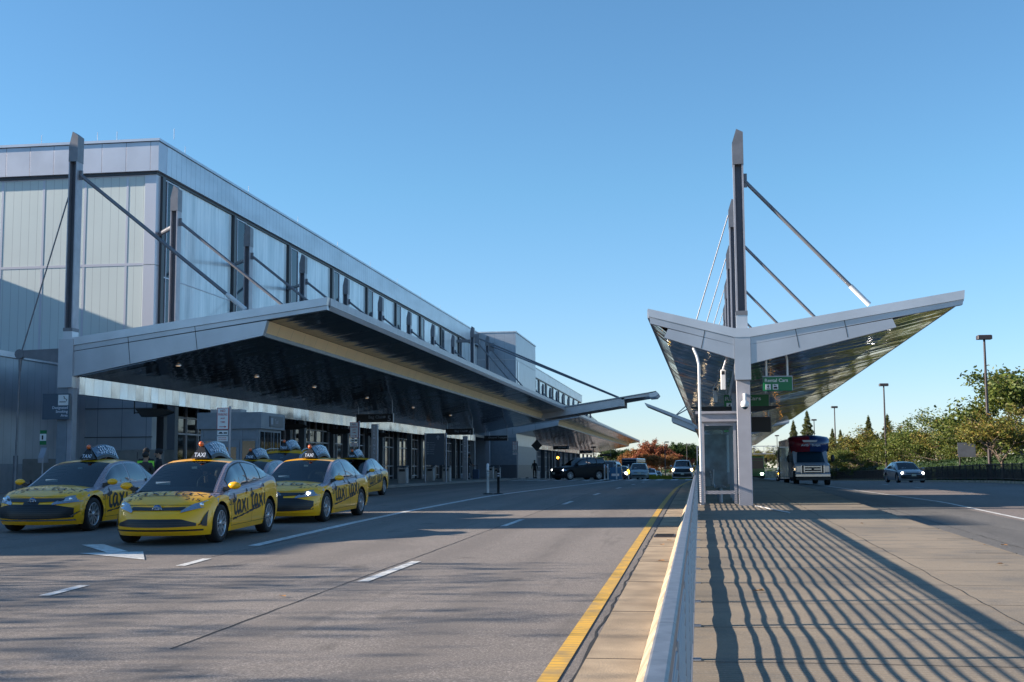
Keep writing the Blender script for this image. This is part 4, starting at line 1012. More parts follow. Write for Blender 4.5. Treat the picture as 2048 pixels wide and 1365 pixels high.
    def rw(y):   # rail half width
        a = hw*.83; b = hw*.665
        if y < yrs: t = (y-yg0)/(yrs-yg0); return a+(b-a)*t**.8
        if y > yre: t = (y-yre)/(yg1-yre); return b+(hw*.74-b)*t
        return b
    def rz_(y): return sinterp(gh, y)
    def drop(y):
        t = min(1, max(0, (y-yg0)/(yrs-yg0))); return .015+.03*t
    def strip_pt(y, s_, off=0.):
        bowf = .17*max(0, 1-(y-yg0)/(yrs-yg0+.4)) if y < yrs+.4 else (-.12*max(0,(y-yre)/(yg1-yre)) if y > yre else 0)
        return (rw(y)*s_, y+bowf*(s_*s_), rz_(y)-drop(y)*s_*s_+off)
    def Rail(y): return Vector(strip_pt(y, 1))
    def gside(y, q, sgn, off=0.):
        """q 0 at rail, 1 at belt"""
        r = Rail(y); xb = planx(r.y)*.893; zb_ = zt(min(max(r.y, fy), ry))+.0
        b = Vector((xb, r.y, min(zb_, r.z)))
        pt = r.lerp(b, q); pt.x += .035*math.sin(math.pi*q)*min(1, max(0,(r.z-zb_)/.3)) + off
        return (sgn*pt.x, pt.y, pt.z)
    ygs = frange(yg0, yg1, .09); sg = [-1,-.9,-.7,-.35,0,.35,.7,.9,1]
    m = MB()
    # roof panel and pillar borders
    base_s = frange(-1, 1, .1)
    iwt = yrs-.02; ibt = yre+.05
    m.grid(lambda y, s_: strip_pt(y, s_), frange(iwt, ibt, .08), sg, 0)
    for sgn in (1, -1):
        for (a, b) in ((yg0, iwt), (ibt, yg1)):
            us = frange(a, b, .07); m.grid(lambda y, t: strip_pt(y, sgn*(1-.075*t)), us, [0, 1], 1)
        m.grid(lambda y, q: gside(y, q, sgn), ygs, [0,.12,.3,.5,.75,1], 1)
    m.build('roof', [body, side], C, False)
    m = MB(); m.grid(lambda y, s_: strip_pt(y, s_*.925, .004), frange(yg0+.02, iwt+.0, .08), sg, 0)
    m.build('windscreen', glass, C, False)
    m = MB(); m.grid(lambda y, s_: strip_pt(y, s_*.925, .004), frange(ibt, yg1-.03, .08), sg, 0); m.build('rear_window', 'car_side_glass', C, False)
    # side windows
    for sgn in (1, -1):
        for (a, b) in p['win']:
            m = MB(); us = frange(a, b, .08)
            def wp(y, v, o=.006):
                r = Rail(y); bz = zt(r.y)+.045; tz = r.z-.055
                if tz < bz+.01: tz = bz+.01
                z = bz+(tz-bz)*v; q = (r.z-z)/max(.05, r.z-zt(r.y)); return gside(y, min(.97, max(.03, q)), sgn, o)
            m.grid(lambda y, v: wp(y, v, .004), [a-.025]+us+[b+.025], [-.06,.25,.5,.75,1.07], 1)
            m.grid(wp, us, [0,.25,.5,.75,1], 0)
            m.build('side_window', ['car_side_glass', 'black' if sty != 'sedan' else 'rim'], C, False)
    # interior
    if detail >= 1:
        m = MB(); m.box(-.66, .66, yg0+.4, yg1-.3, .35, .55)
        for x in (-.36, .36):
            for y, k in ((.0, 1), (.85, 1)):
                if y > yre+.2: continue
                m.bbox(x-.24, x+.24, y-.05, y+.1, .5, min(H-.32, 1.12), .05); m.bbox(x-.13, x+.13, y-.03, y+.07, min(H-.33, 1.14), min(H-.14, 1.32), .04)
        m.build('seats', 'seat', C, False)
        m = MB(); prof = []
        for k in range(20):
            a = 2*math.pi*k/20; b = 2*math.pi*(k+1)/20
            f1 = lambda a: (.36+.18*math.cos(a), yg0+.72+.06*math.sin(a), .98+.17*math.sin(a))
            m.tube(f1(a), f1(b), .014, n=6, cap=False)
        m.build('steering_wheel', 'black', C, False)
        m = MB(); m.box(-.42,-.16,yg0+.30,yg0+.31,.98,1.03,0)
        y_ = yg0+(yrs-yg0)*.72; q_ = strip_pt(y_, .1, -.02); m.box(q_[0]-.05,q_[0]+.05,q_[1],q_[1]+.01,q_[2]-.04,q_[2]-.0,0); m.box(-.11,.11,yrs-.05,yrs-.03,H-.16,H-.10,1)
        m.build('dashboard_papers', ['sign_white', 'black'], C, False)
    # wheels
    wheels = [(wf,1),(wf,-1),(wr_,1),(wr_,-1)]; w0 = None
    def mkwheel(y, sgn):
        wl = bpy.data.objects.new('wheel', None); COL.objects.link(wl); wl.parent = C; wl.location = (sgn*(hw-.025), y, R)
        if sgn < 0: wl.rotation_euler = (0, 0, math.pi)
        m = MB(); m.lathe([(R*.62,-.2),(R*.96,-.2),(R,-.16),(R,-.04),(R*.965,-.0),(R*.70,.004),(R*.67,-.02)], axis='x', n=28); m.build('tyre', 'tyre', wl, False)
        m = MB(); m.lathe([(R*.69,-.0),(R*.66,.008),(R*.63,-.01),(R*.62,-.06)], axis='x', n=28, mi=0)
        m.lathe([(.001,-.07),(R*.64,-.07)], axis='x', n=20, mi=1)
        ns = 10
        for k in range(ns):
            a = 2*math.pi*k/ns; ca, sa = math.cos(a), math.sin(a)
            for (r0, r1, w0_, w1_) in ((.05, R*.64, .018, .026),):
                vs = [(-.012, r0*ca-w0_*sa, r0*sa+w0_*ca), (-.012, r0*ca+w0_*sa, r0*sa-w0_*ca), (-.004, r1*ca+w1_*sa, r1*sa-w1_*ca), (-.004, r1*ca-w1_*sa, r1*sa+w1_*ca)]
                m.add(vs+[(v[0]-.03, v[1], v[2]) for v in vs], [(0,1,2,3),(4,7,6,5),(0,3,7,4),(1,5,6,2)], 0)
        m.lathe([(.001,.004),(.04,.002),(.065,-.012),(.07,-.04)], axis='x', n=14, mi=0)
        m.build('rim', ['rim', 'rim_dark'], wl, False)
    for y, sgn in wheels: mkwheel(y, sgn)
    # mirrors
    for sgn in (1, -1):
        r = Rail(yg0+.25); m = MB(); cx0 = sgn*(hw+.10); cy0 = yg0+.36; z0 = zt(cy0)+.10
        m.ball((cx0, cy0, z0), .1, 10, 0, (1.15, .62, .66)); m.prism([(cx0-sgn*.2, z0-.12),(cx0-sgn*.02, z0-.04),(cx0-sgn*.05, z0+.0),(cx0-sgn*.2, z0-.03)], 'y', cy0-.03, cy0+.04, 1)
        m.build('mirror', [body, 'black'], C, False)
    # handles and seams
    if detail >= 2:
        for sgn in (1, -1):
            for y in (p['win'][0][1]-.12, p['win'][1][1]-.05):
                m = MB(); z = zt(y)-.13; m.grid(lambda a, b: sidept(y+a, z+b, sgn, .02-.25*abs(a)**2-(3*b)**2), [-.1,-.05,0,.05,.1], [-.02,0,.02]); m.build('door_handle', side if not taxi else body, C, False)
            m = MB()
            for y in (wf+R+.12, p['win'][0][1]+.04, p['win'][1][1]+.05):
                z1 = zt(y)-.01; m.grid(lambda a, z: sidept(y+a, z, sgn, .003), [0, .008], frange(zb(y)+.09, z1, .08))
            y0_, y1_ = wf+R+.12, p['win'][1][1]+.05; m.grid(lambda y, b: sidept(y, zb(y)+.09+b, sgn, .003), frange(y0_, y1_, .2), [0, .007])
            m.build('door_seams', 'rim_dark', C, False)
        m = MB()
        m.grid(lambda x, b: (lambda q: (q[0], q[1]-.002, q[2]))(frontpt(x, zt(fy+.2)-.035+.02*(1-(x/hw)**2)+b, .003)), frange(-hw*.72, hw*.72, .08), [0, .008]); m.build('bonnet_seam', 'rim_dark', C, False)
    # --- front face ---
    def fpatch(mb, lo, hi, x0, x1, off=.004, mi=0, nx=16, nz=4):
        mb.grid(lambda x, t: frontpt(x, lo(x)+(hi(x)-lo(x))*t, off*1.5+.008), [x0+(x1-x0)*i/nx for i in range(nx+1)], [i/nz for i in range(nz+1)], mi)
    m = MB(); z1 = zt(fy+.2)
    if front == 'sedan':
        lo = lambda x: .27+.03*(abs(x)/.75)**2; hi = lambda x: .56-.0*abs(x) if abs(x) < .45 else .56-(abs(x)-.45)*.22
        fpatch(m, lo, hi, -.78, .78, .004, 0, 22)
        fpatch(m, lambda x: z1-.10-.02*(1-abs(x)/.6), lambda x: z1-.04+.00*abs(x)-.03*(1-abs(x)/.62)*0, -.62, .62, .005, 1, 18, 2)
        fpatch(m, lambda x: z1-.17, lambda x: z1-.04, -.16, .16, .006, 1, 6, 2)
        m.build('grille', ['grille', 'black'], C, False)
        m = MB()
        for sgn in (1, -1):
            fpatch(m, lambda x: (.36+(.78-abs(x))*1.6 if abs(x) > .72 else .50)*0+.30+(abs(x)-.74)*1.0, lambda x: .33+(abs(x)-.74)*1.0+(.0), sgn*.74, sgn*.85, .006, 0, 3, 1)
        fpatch(m, lambda x: .235, lambda x: .262, -.80, .80, .008, 0, 20, 1); m.build('bumper_trim', 'chrome' if taxi == 'a' else body, C, False)
    elif front == 'hatch':
        fpatch(m, lambda x: .30+.02*(abs(x)/.7)**2, lambda x: .435-.0*abs(x)-(.10*max(0,(abs(x)-.45)/.3)), -.66, .66, .004, 0, 20)
        fpatch(m, lambda x: z1-.10-.0*abs(x), lambda x: z1-.055+.012*(abs(x)/.45), -.46, .46, .005, 1, 16, 2)
        fpatch(m, lambda x: .235+.0*x, lambda x: .262, -.74, .74, .006, 1, 16, 1)
        for sgn in (1, -1): fpatch(m, lambda x: .30+abs(abs(x)-.77)*.6, lambda x: .30+.27*min(1, max(.05, (abs(x)-.69)/.09)), sgn*.69, sgn*.78, .006, 1, 4, 3)
        m.build('grille', ['grille', 'black'], C, False)
    elif front == 'suv':
        fpatch(m, lambda x: .62, lambda x: z1-.08, -.62, .62, .004, 0, 14); fpatch(m, lambda x: .30, lambda x: .50, -.7, .7, .004, 1, 14)
        m.build('grille', ['grille', 'black'], C, False)
    else:
        fpatch(m, lambda x: .66, lambda x: z1-.06, -.72, .72, .004, 0, 14); fpatch(m, lambda x: .26, lambda x: .60, -.88, .88, .004, 1, 14)
        m.build('grille', ['grille', 'black'], C, False)
    # head lamps
    for sgn in (1, -1):
        m = MB()
        def hl(x, t, o=.016):
            u = (abs(x)-hx0)/(hx1-hx0)
            if front == 'hatch': lo_, hi_ = z1-.135+.11*u, z1-.10+.06*min(1, u*3)+.13*u
            elif front == 'pickup': lo_, hi_ = z1-.28, z1-.07
            elif front == 'suv': lo_, hi_ = z1-.20+.02*u, z1-.09+.05*u
            else: lo_, hi_ = z1-.165+.06*u, z1-.13+.11*min(1, u*2.2)+.05*u
            return frontpt(x, lo_+(hi_-lo_)*t, o)
        hx0, hx1 = (.42, hw*.955) if front != 'pickup' else (.70, hw*.96)
        if front == 'suv': hx0 = .60
        us = [sgn*(hx0+(hx1-hx0)*i/12) for i in range(13)]
        m.grid(lambda x, t: hl(x, t), us, [0,.5,1], 0)
        cxh = hx0+(hx1-hx0)*.55
        if front not in ('hatch',): m.grid(lambda x, t: hl(x, .25+.5*t, .021), [sgn*(cxh-.07), sgn*cxh, sgn*(cxh+.07)], [0, 1], 1)
        c_ = Vector(hl(sgn*(cxh+.02), .5, .02)); m.ball(c_, .04, 8, 1, (1, .35, 1))
        lit = lights
        o = m.build('headlight', ['lamp_lens', 'lamp_core'], C, False)
        if lit and (lit[0] != 'one' or sgn > 0):
            mm = MB(); rr_ = lit[1]; q = Vector(hl(sgn*(cxh if lit[0] != 'one' else cxh-.02), .5, .035)); mm.ball(q, rr_, 10, 0, (1, .3, 1)); mm.build('lit_lamp', lit[2], o, False)
    for sgn in (1, -1):
        m = MB(); m.grid(lambda y, z: sidept(y, z, sgn, .006), frange(ry-.42, ry-.12, .1), [zt(ry-.2)-.20, zt(ry-.2)-.12, zt(ry-.2)-.05]); m.build('tail_light', 'tail_red', C, False)
    # badge & plate
    if taxi or detail >= 2:
        m = MB(); zc_ = z1-.10 if front != 'hatch' else z1-.085; q = frontpt(.0, zc_, .02)
        m.lathe([(.001,0),(.075,0),(.082,.012)], (0, q[1], zc_), 'y', 20, 0); m2 = []
        for (rx, rzz, oz) in ((.078,.052,0),(.03,.045,0),(.052,.02,.018)):
            for k in range(20):
                a = 2*math.pi*k/20; b = 2*math.pi*(k+1)/20
                m.tube((rx*math.cos(a), q[1]-.008, zc_+oz+rzz*math.sin(a)), (rx*math.cos(b), q[1]-.008, zc_+oz+rzz*math.sin(b)), .006, n=5, mi=1, cap=False)
        m.build('badge', ['badge_blue', 'chrome'], C, False)
    elif not taxi:
        m = MB(); q = frontpt(0, .5, .02); m.box(-.15, .15, q[1]-.01, q[1], .45, .6); m.build('licence_plate', 'plate', C, False)
    # ------------------------------------------------ taxi livery
    if taxi:
        num = {'a': '217', 'p': '215', 'c': '211', 'd': '204', 'e': '206', 'f': '209'}[taxi]
        for sgn in (1, -1):
            m = MB()
            ya, yb = wf+R+.16, p['win'][1][1]+.12
            # +1 side reads front (left) to rear (right) as seen from outside only on x>0
            def sf(u, v):
                y = (ya+u) if sgn > 0 else (yb-u); return sidept(y, v, sgn, .005)
            tot = yb-ya; sz = tot/(2*(AD['t']+AD['a']+AD['x']+AD['i'])+.3)*.95
            def tilt(u, v): return sf(u, v+.06*u)
            x = brush(m, 'taxi', tilt, sz, .04, .44, .21); brush(m, 'taxi', tilt, sz, x+.1, .45, .21)
            us = frange(.04, tot*.82, .06); r_ = random.Random(5); vs = []
            for u in us: vs += [tilt(u, .345+r_.uniform(-.008,.008)+.10*u/tot), tilt(u, .375+r_.uniform(-.008,.012)+.10*u/tot)]
            m.add(vs, [(2*i,2*i+1,2*i+3,2*i+2) for i in range(len(us)-1)])
            text(m, num, lambda u, v: sidept((wf+Ra+.08+u) if sgn > 0 else (wf+Ra+.08-u), zt(wf+.5)-.26+v, sgn, .005), .11)
            m.build('side_lettering', 'letter_black', C, False)
        # bonnet writing
        def hood(u, v):   # u lateral, v towards the windscreen (distance)
            y = fy+.42+v; x0 = planx(y); q = SP(x0, y, zt(y)); s_ = u/max(.2, q[0]); cr = .075*min(1, (q[1]-fy)/.9)
            return (u, q[1], zt(y)+cr*(1-abs(s_)**2.2)+.012)
        m = MB(); x = brush(m, 'taxi', lambda u, v: hood(u, v), .27, -.74, .16, .11); brush(m, 'taxi', lambda u, v: hood(u, v), .27, x+.06, .16, .11)
        us = frange(-.55, .4, .05); vs = []
        for u in us: vs += [hood(u, .10-.05*u*u), hood(u, .125-.05*u*u)]
        m.add(vs, [(2*i,2*i+1,2*i+3,2*i+2) for i in range(len(us)-1)])
        text(m, num, hood, .13, -.52, -.10); text(m, num, hood, .13, .50, -.10)
        m.build('bonnet_lettering', 'letter_black', C, False)
        # roof sign
        yr = yrs+.12; zr = H
        S_ = bpy.data.objects.new('roof_sign', None); COL.objects.link(S_); S_.parent = C; S_.location = (0, yr, zr)
        Ls = 1.18; rz0 = lambda y: max(0, .0)+ (rz_(yr+y)-H)
        m = MB(); stn = []
        for k in range(13):
            y = .10+(Ls-.1)*k/12; t = k/12; hw_b = .17-.01*t; htop = .225+.085*math.sin(math.pi*min(1,t*1.05)*.85); zb0 = rz0(y)+.01+.05*math.sin(math.pi*t)
            stn.append((y, hw_b, htop, zb0))
        for sgn in (1, -1):
            pan = [(sgn*(hb if j == 0 else .035 if j == 2 else (hb+.035)/2), y, (z0+.045 if j == 0 else (ht if j == 2 else (z0+.045+ht)/2))) for (y, hb, ht, z0) in stn for j in range(3)]
            m.add(pan, [((i*3+j),(i+1)*3+j,(i+1)*3+j+1,i*3+j+1) for i in range(12) for j in range(2)], 1, True)
            sk = [(sgn*(hb+.02*(1-j)), y, z0+.045*j-.02*(1-j)) for (y, hb, ht, z0) in stn for j in range(2)]
            m.add(sk, [(i*2,(i+1)*2,(i+1)*2+1,i*2+1) for i in range(12)], 0)
        tp = [(x_, y, ht) for (y, hb, ht, z0) in stn for x_ in (-.035, .035)]; m.add(tp, [(i*2,i*2+1,i*2+3,i*2+2) for i in range(12)], 0)
        y, hb, ht, z0 = stn[-1]; m.add([(-hb,y,z0),(hb,y,z0),(.035,y,ht),(-.035,y,ht)], [(0,1,2,3)], 0)
        # front wedge
        m.add([(-.16,-.06,-.01),(.16,-.06,-.01),(.04,.07,.215),(-.04,.07,.215),(-.17,.12,-.01),(.17,.12,-.01),(.03,.12,.225),(-.03,.12,.225)], [(0,1,2,3),(1,5,6,2),(4,0,3,7),(3,2,6,7),(4,5,1,0)], 0)
        m.build('sign_body', ['black', 'topper_blue'], S_, False)
        m = MB(); m.ball((0, .05, .255), .048, 12); m.build('beacon', 'orange_ball', S_, False)
        m = MB(); text(m, 'TAXI', lambda u, v: (u, -.06+.13*(v+.01)/.225-.006, v), .075, 0, .02, 0, 'c', .21)
        for sgn in (1, -1):
            def tf(u, v):
                y = (.13+u) if sgn > 0 else (Ls-.02-u); t = min(1, max(0, (y-.1)/(Ls-.1))); k = t*12; i = min(11, int(k)); fr_ = k-i
                a_, b_ = stn[i], stn[i+1]; hb = a_[1]+(b_[1]-a_[1])*fr_; ht = a_[2]+(b_[2]-a_[2])*fr_; z0 = a_[3]+(b_[3]-a_[3])*fr_+.045
                w_ = v
                xm = (hb+.035)/2; zm = (z0+ht)/2
                if w_ < .5: x_ = hb+(xm-hb)*w_*2; z_ = z0+(zm-z0)*w_*2
                else: x_ = xm+(.035-xm)*(w_-.5)*2; z_ = zm+(ht-zm)*(w_-.5)*2
                return (sgn*(x_+.012), y, z_+.006)
            vs_, fs_ = text_geo('333-3333'); mnx = min(v[0] for v in vs_); mxx = max(v[0] for v in vs_)
            m.add([tf(.20+(v[0]-mnx)/(mxx-mnx)*.80, .12+v[1]/.7*.76) for v in vs_], fs_)
            vs_, fs_ = text_geo('(919)'); mnx = min(v[0] for v in vs_); mxx = max(v[0] for v in vs_)
            m.add([tf(.04+(v[0]-mnx)/(mxx-mnx)*.13, .28+v[1]/.7*.22) for v in vs_], fs_)
        m.build('sign_lettering', 'letter_white', S_, False)
    if sty == 'suv':
        for sgn in (1, -1):
            m = MB(); m.path([(sgn*(rw(0)-.03), yrs+.1, rz_(yrs+.1)+.0)]+[(sgn*(rw(0)-.02), y, rz_(y)+.035) for y in frange(yrs+.25, yre-.15, .3)]+[(sgn*(rw(0)-.03), yre, rz_(yre)-.0)], .018, 6)
            m.build('roof_rail', 'rim' if taxi else 'chrome', C, False)
    if driver:
        m = MB(); X0, Y0 = .36, -.12
        m.ball((X0, Y0, 1.16), .1, 12, 0, (.78, .95, 1.2)); m.tube((X0, Y0+.02, .98), (X0, Y0+.02, 1.08), .05, n=10)
        m.tube((X0-.12, Y0-.32, 1.0), (X0-.13, Y0-.34, 1.12), .035, .03, n=8)
        for k in range(4): m.tube((X0-.155+k*.018, Y0-.34, 1.11), (X0-.16+k*.02, Y0-.36, 1.19), .009, .007, n=6)
        m.tube((X0-.11, Y0-.33, 1.05), (X0-.085, Y0-.35, 1.12), .01, .008, n=6)
        m.tube((X0-.2, Y0-.0, .78), (X0-.13, Y0-.3, 1.0), .045, .035, n=8, mi=1)
        m.bbox(X0-.21, X0+.21, Y0-.06, Y0+.14, .55, .98, .06, 1)
        m.ball((X0-.0, Y0-.095, 1.15), .018, 6, 0, (1, 1.3, 1.2))
        D = thing('person', 'driver in dark top behind the prius-shaped taxi windscreen with one hand raised', 'person', loc, rz, None, scale)
        D['label'] = 'driver in a dark top at the wheel of the front hatchback taxi, one hand raised'
        m.build('body', ['skin', 'cloth_black'], D, False)
        m = MB(); m.ball((X0, Y0+.03, 1.20), .105, 12, 0, (.85, .9, 1.0)); m.build('hair', 'hair', D, False)
    return C
TG = 'yellow taxis waiting in the rank'
def at(x, y): return (x, y, hm(y)+.001)
def slope(o): 
    if o.location.y < 62: o.rotation_euler.x = 0.012
    return o
slope(car('hatch', 'taxi', 'yellow hatchback taxi with 215 on its bonnet, frontmost of the rank', at(-10.22,24.85), math.radians(2.2), 'taxi_yellow', 'taxi_violet', taxi='p', front='hatch', group=TG, driver=True, scale=1.13))
slope(car('sedan', 'taxi', 'yellow sedan taxi with chipped bumper at the far left edge beside the curb', at(-14.62,28.5), math.radians(.5), 'taxi_yellow', 'taxi_violet', taxi='a', front='sedan', group=TG, scale=1.12))
slope(car('sedan', 'taxi', 'yellow sedan taxi numbered 211 with lit headlight behind the hatchback taxi', at(-10.28,32.3), math.radians(-.5), 'taxi_yellow', 'taxi_violet', taxi='c', front='sedan', group=TG, lights=('one', .03, 'lamp_on'), scale=1.11))
slope(car('sedan', 'taxi', 'yellow sedan taxi farthest back in the rank with its right door side showing', at(-14.0,49.6), math.radians(0), 'taxi_yellow', 'taxi_violet', taxi='d', front='sedan', group=TG))
slope(car('suv', 'taxi', 'tall yellow taxi van with roof rails between the sedan taxis', at(-14.0,41.2), math.radians(0), 'taxi_yellow', 'taxi_violet', taxi='e', front='suv', group=TG))
slope(car('sedan', 'taxi', 'yellow taxi mostly hidden behind the front hatchback taxi, only roof and sign showing', at(-13.6,36.8), math.radians(0), 'taxi_yellow', 'taxi_violet', taxi='f', front='sedan', group=TG))
M['pt_black'] = pm('black_car_paint', (.008,.009,.012), .4, spec=.25); M['pt_silver'] = paint('silver_car_paint', (.30,.33,.36)); M['pt_grey'] = paint('dark_grey_car_paint', (.05,.055,.065))
M['pt_white'] = paint('white_car_paint', (.8,.8,.82)); M['pt_maroon'] = paint('maroon_car_paint', (.12,.012,.018)); M['pt_sage'] = paint('greenish_silver_paint', (.30,.36,.36)); M['pt_navy'] = paint('navy_paint', (.015,.03,.08))
car('suv', 'parked_car', 'black SUV pulling across the lane in front of the crosswalk', at(-10.1,105.5), math.radians(-50), 'pt_black', front='suv', detail=1, lights=('two', .05, 'lamp_on'))
car('suv', 'parked_car', 'dark SUV half hidden behind the black one beside the blue barricade', at(-9.0,124), math.radians(-10), 'pt_grey', front='suv', detail=1)
car('sedan', 'parked_car', 'dark grey car with one bright headlight behind the blue barricade', at(-8.9,143), math.radians(0), 'pt_grey', front='sedan', detail=1, lights=('one', .14, 'lamp_on'))
car('hatch', 'parked_car', 'pale green silver hatchback facing the camera just past the crosswalk', at(-5.8,121), math.radians(3), 'pt_sage', front='hatch', detail=1)
car('suv', 'parked_car', 'white SUV with black grille driving up beyond the pale green hatchback', at(-8.1,210), math.radians(3), 'pt_white', front='suv', detail=1)
car('sedan', 'parked_car', 'grey blue sedan partly hidden behind the white SUV', at(-7.7,226), math.radians(3), 'pt_silver', front='sedan', detail=1)
car('pickup', 'parked_car', 'white and maroon pickup with warm lit headlights driving beside the railing', at(-1.8,133), math.radians(0), 'pt_white', 'pt_white', front='pickup', detail=1, lights=('two', .13, 'lamp_warm'))
car('sedan', 'parked_car', 'silver sedan with two bright headlights on the right road', (15.05,97,gz(15,97)), math.radians(6), 'pt_silver', front='sedan', detail=1, lights=('two', .075, 'lamp_on'))
car('pickup', 'parked_car', 'small blue grey truck with an orange signal light beyond the shuttle bus', (11.0,168,gz(11,168)), 0, 'pt_navy', front='pickup', detail=1, lights=('two', .12, 'lamp_orange'))['category'] = 'pickup truck'
# ================================================================== PEOPLE
def person(name, label, loc, rz, H=1.76, top='cloth_black', legs='cloth_black', hair='hair', arms=None, lean=0.0, bald=False, cap=None, group=None, vest=None, headturn=0.0):
    """one skinned body; facing local -y. arms = [(elbow),(hand)] per side in body metres"""
    C = thing(name, label, 'person', loc, rz, group, 1.085*H/1.76)
    arms = arms or {1: ((.25,.02,1.13),(.27,-.06,.88)), -1: ((-.25,.02,1.13),(-.27,-.06,.88))}
    V = []; E = []; Rd = []
    def v(p, r, par=None):
        V.append((p[0], p[1]-lean*max(0, p[2]-.95), p[2])); Rd.append(r); i = len(V)-1
        if par is not None: E.append((par, i))
        return i
    pel = v((0,0,.95), (.16,.12)); wa = v((0,0,1.10), (.15,.11), pel); ch = v((0,.0,1.30), (.18,.12), wa); nb = v((0,.01,1.44), (.11,.09), ch)
    nk = v((0,0,1.52), (.052,.055), nb); hd = v((0,-.015,1.60), (.072,.085), nk); hd2 = v((0,-.01,1.69), (.07,.082), hd)
    for s_ in (1,-1):
        sh = v((s_*.17,.01,1.41), (.065,.065), ch); el = v(arms[s_][0], (.046,.046), sh); ha = v(arms[s_][1], (.033,.033), el)
        d = (Vector(arms[s_][1])-Vector(arms[s_][0])).normalized(); hx = Vector(arms[s_][1])+d*.06; v(tuple(hx), (.036,.022), ha)
        h = v((s_*.09,0,.86), (.095,.10), pel); k = v((s_*.10,-.02,.49), (.06,.065), h); a = v((s_*.10,.02,.09), (.042,.048), k); v((s_*.11,-.14,.04), (.04,.032), a)
    me = bpy.data.meshes.new('body'); o = bpy.data.objects.new('body', me); COL.objects.link(o); me.from_pydata(V, E, [])
    md = o.modifiers.new('skin', 'SKIN'); md.use_smooth_shade = True
    for i, sv in enumerate(me.skin_vertices[0].data): sv.radius = Rd[i]; sv.use_root = (i == 0)
    o.modifiers.new('sub', 'SUBSURF').levels = 1
    dg = bpy.context.evaluated_depsgraph_get(); ev = o.evaluated_get(dg); nm = bpy.data.meshes.new_from_object(ev)
    o.modifiers.clear(); o.data = nm; o.parent = C
    for mm in ('skin', top, legs, 'cloth_black'): nm.materials.append(M[mm])
    hands = [Vector((arms[s_][1][0], arms[s_][1][1], arms[s_][1][2])) for s_ in (1,-1)]
    for pl in nm.polygons:
        c = pl.center; k = 1
        if c.z > 1.50: k = 0
        elif c.z < .09: k = 3
        elif c.z < .96 and abs(c.x) < .24 and (c-hands[0]).length > .12 and (c-hands[1]).length > .12: k = 2
        if min((c-h).length for h in hands) < .09: k = 0
        pl.material_index = k; pl.use_smooth = True
    y0 = -lean*.7
    # face: nose, ears and five separate fingers are small additions
    m = MB(); m.ball((0,y0-.108,1.61), .016, 6, 0, (.8,1.2,1.5)); 
    for s_ in (1,-1): m.ball((s_*.078,y0-.01,1.61), .022, 6, 0, (.5,.9,1.3))
    for s_ in (1,-1):
        d = (Vector(arms[s_][1])-Vector(arms[s_][0])).normalized(); b = Vector(arms[s_][1])+d*.10; b.y -= lean*max(0, b.z-.95)
        side = Vector((0,1,0)).cross(d).normalized() if abs(d.y) < .9 else Vector((1,0,0))
        sd = d.cross(Vector((1,0,0))).normalized()
        for k in range(4): 
            p = b+sd*(.027-.018*k); q = p+d*(.05+.01*(k in (1,2))); m.tube(p, q, .009, .008, 6); m.tube(q, q+d*.02+Vector((-s_*.012,0,0)), .008, .006, 6)
        m.tube(b-d*.06+sd*.03, b-d*.01+sd*.055, .011, .008, 6)
    m.build('face_and_fingers', 'skin', C, False)
    if hair:
        m = MB(); m.ball((0,y0+.006,1.668), .098, 12, 0, (.88,1.0,.88)); m.build('cap' if cap else 'hair', cap or hair, C, False)
        m = MB(); m.ball((0,y0-.080,1.555), .03, 8, 0, (1.2,.5,.6)); m.build('beard', hair, C, False)
    if vest:
        m = MB()
        for k, (z0, z1) in enumerate(((.98,1.10),(1.13,1.40))): m.prism([(-.19-.012*k,-.145),(.19+.012*k,-.145),(.205+.012*k,.0),(.19+.012*k,.145),(-.19-.012*k,.145),(-.205-.012*k,0)], 'z', z0, z1, 0)
        m.prism([(-.20,-.15),(.20,-.15),(.215,0),(.20,.15),(-.20,.15),(-.215,0)], 'z', 1.10, 1.14, 1); m.build('safety_vest', ['hivis', 'silver_band'], C, False)
    return C
talk = {1: ((.26,-.04,1.14),(.16,-.26,1.08)), -1: ((-.26,-.04,1.14),(-.14,-.26,1.02))}
person('person', 'bearded man with greying hair in profile behind the leftmost taxi roof sign', at(across(209,31.9),31.9), math.radians(80), 1.66, 'cloth_blue', 'cloth_black', 'hair_grey')
person('person', 'man in olive jacket seen from behind talking beside the rank', at(across(291,32.3),32.3), math.radians(170), 1.66, 'cloth_olive', 'cloth_black', arms=talk)
person('person', 'man in black top and black cap facing the olive jacket man', at(across(317,33.0),33.0), math.radians(-65), 1.74, 'cloth_black', 'cloth_black', arms=talk, cap='cloth_black')
person('person', 'man in yellow green safety vest standing behind the two talking men', at(across(292,34.6),34.6), math.radians(15), 1.78, 'cloth_black', 'cloth_black', vest=True)
person('person', 'dark haired person mostly hidden behind the white column by the smoking sign', (-24.3,48.9,hm(48.9)+.15), math.radians(40), 1.72)
person('person', 'traveller in dark clothes bending over a suitcase on the terminal sidewalk', (-18.1,97.2,hm(97)+.15), math.radians(75), 1.85, 'cloth_black', 'cloth_black', lean=.25, arms={1: ((.24,-.12,1.12),(.2,-.36,.98)), -1: ((-.24,-.12,1.12),(-.2,-.36,.98))})
t = thing('suitcase', 'dark upright suitcase held by the traveller on the sidewalk', 'suitcase', (-17.4,97.1,hm(97)+.15))
m = MB(); m.bbox(-17.65,-17.15,96.95,97.3,hm(97)+.2,hm(97)+.95,.05); m.build('shell','cloth_blue',t)
m = MB(); m.path([(-17.55,97.1,hm(97)+.95),(-17.55,97.1,hm(97)+1.25),(-17.25,97.1,hm(97)+1.25),(-17.25,97.1,hm(97)+.95)], .015, 6); m.build('handle','black',t)
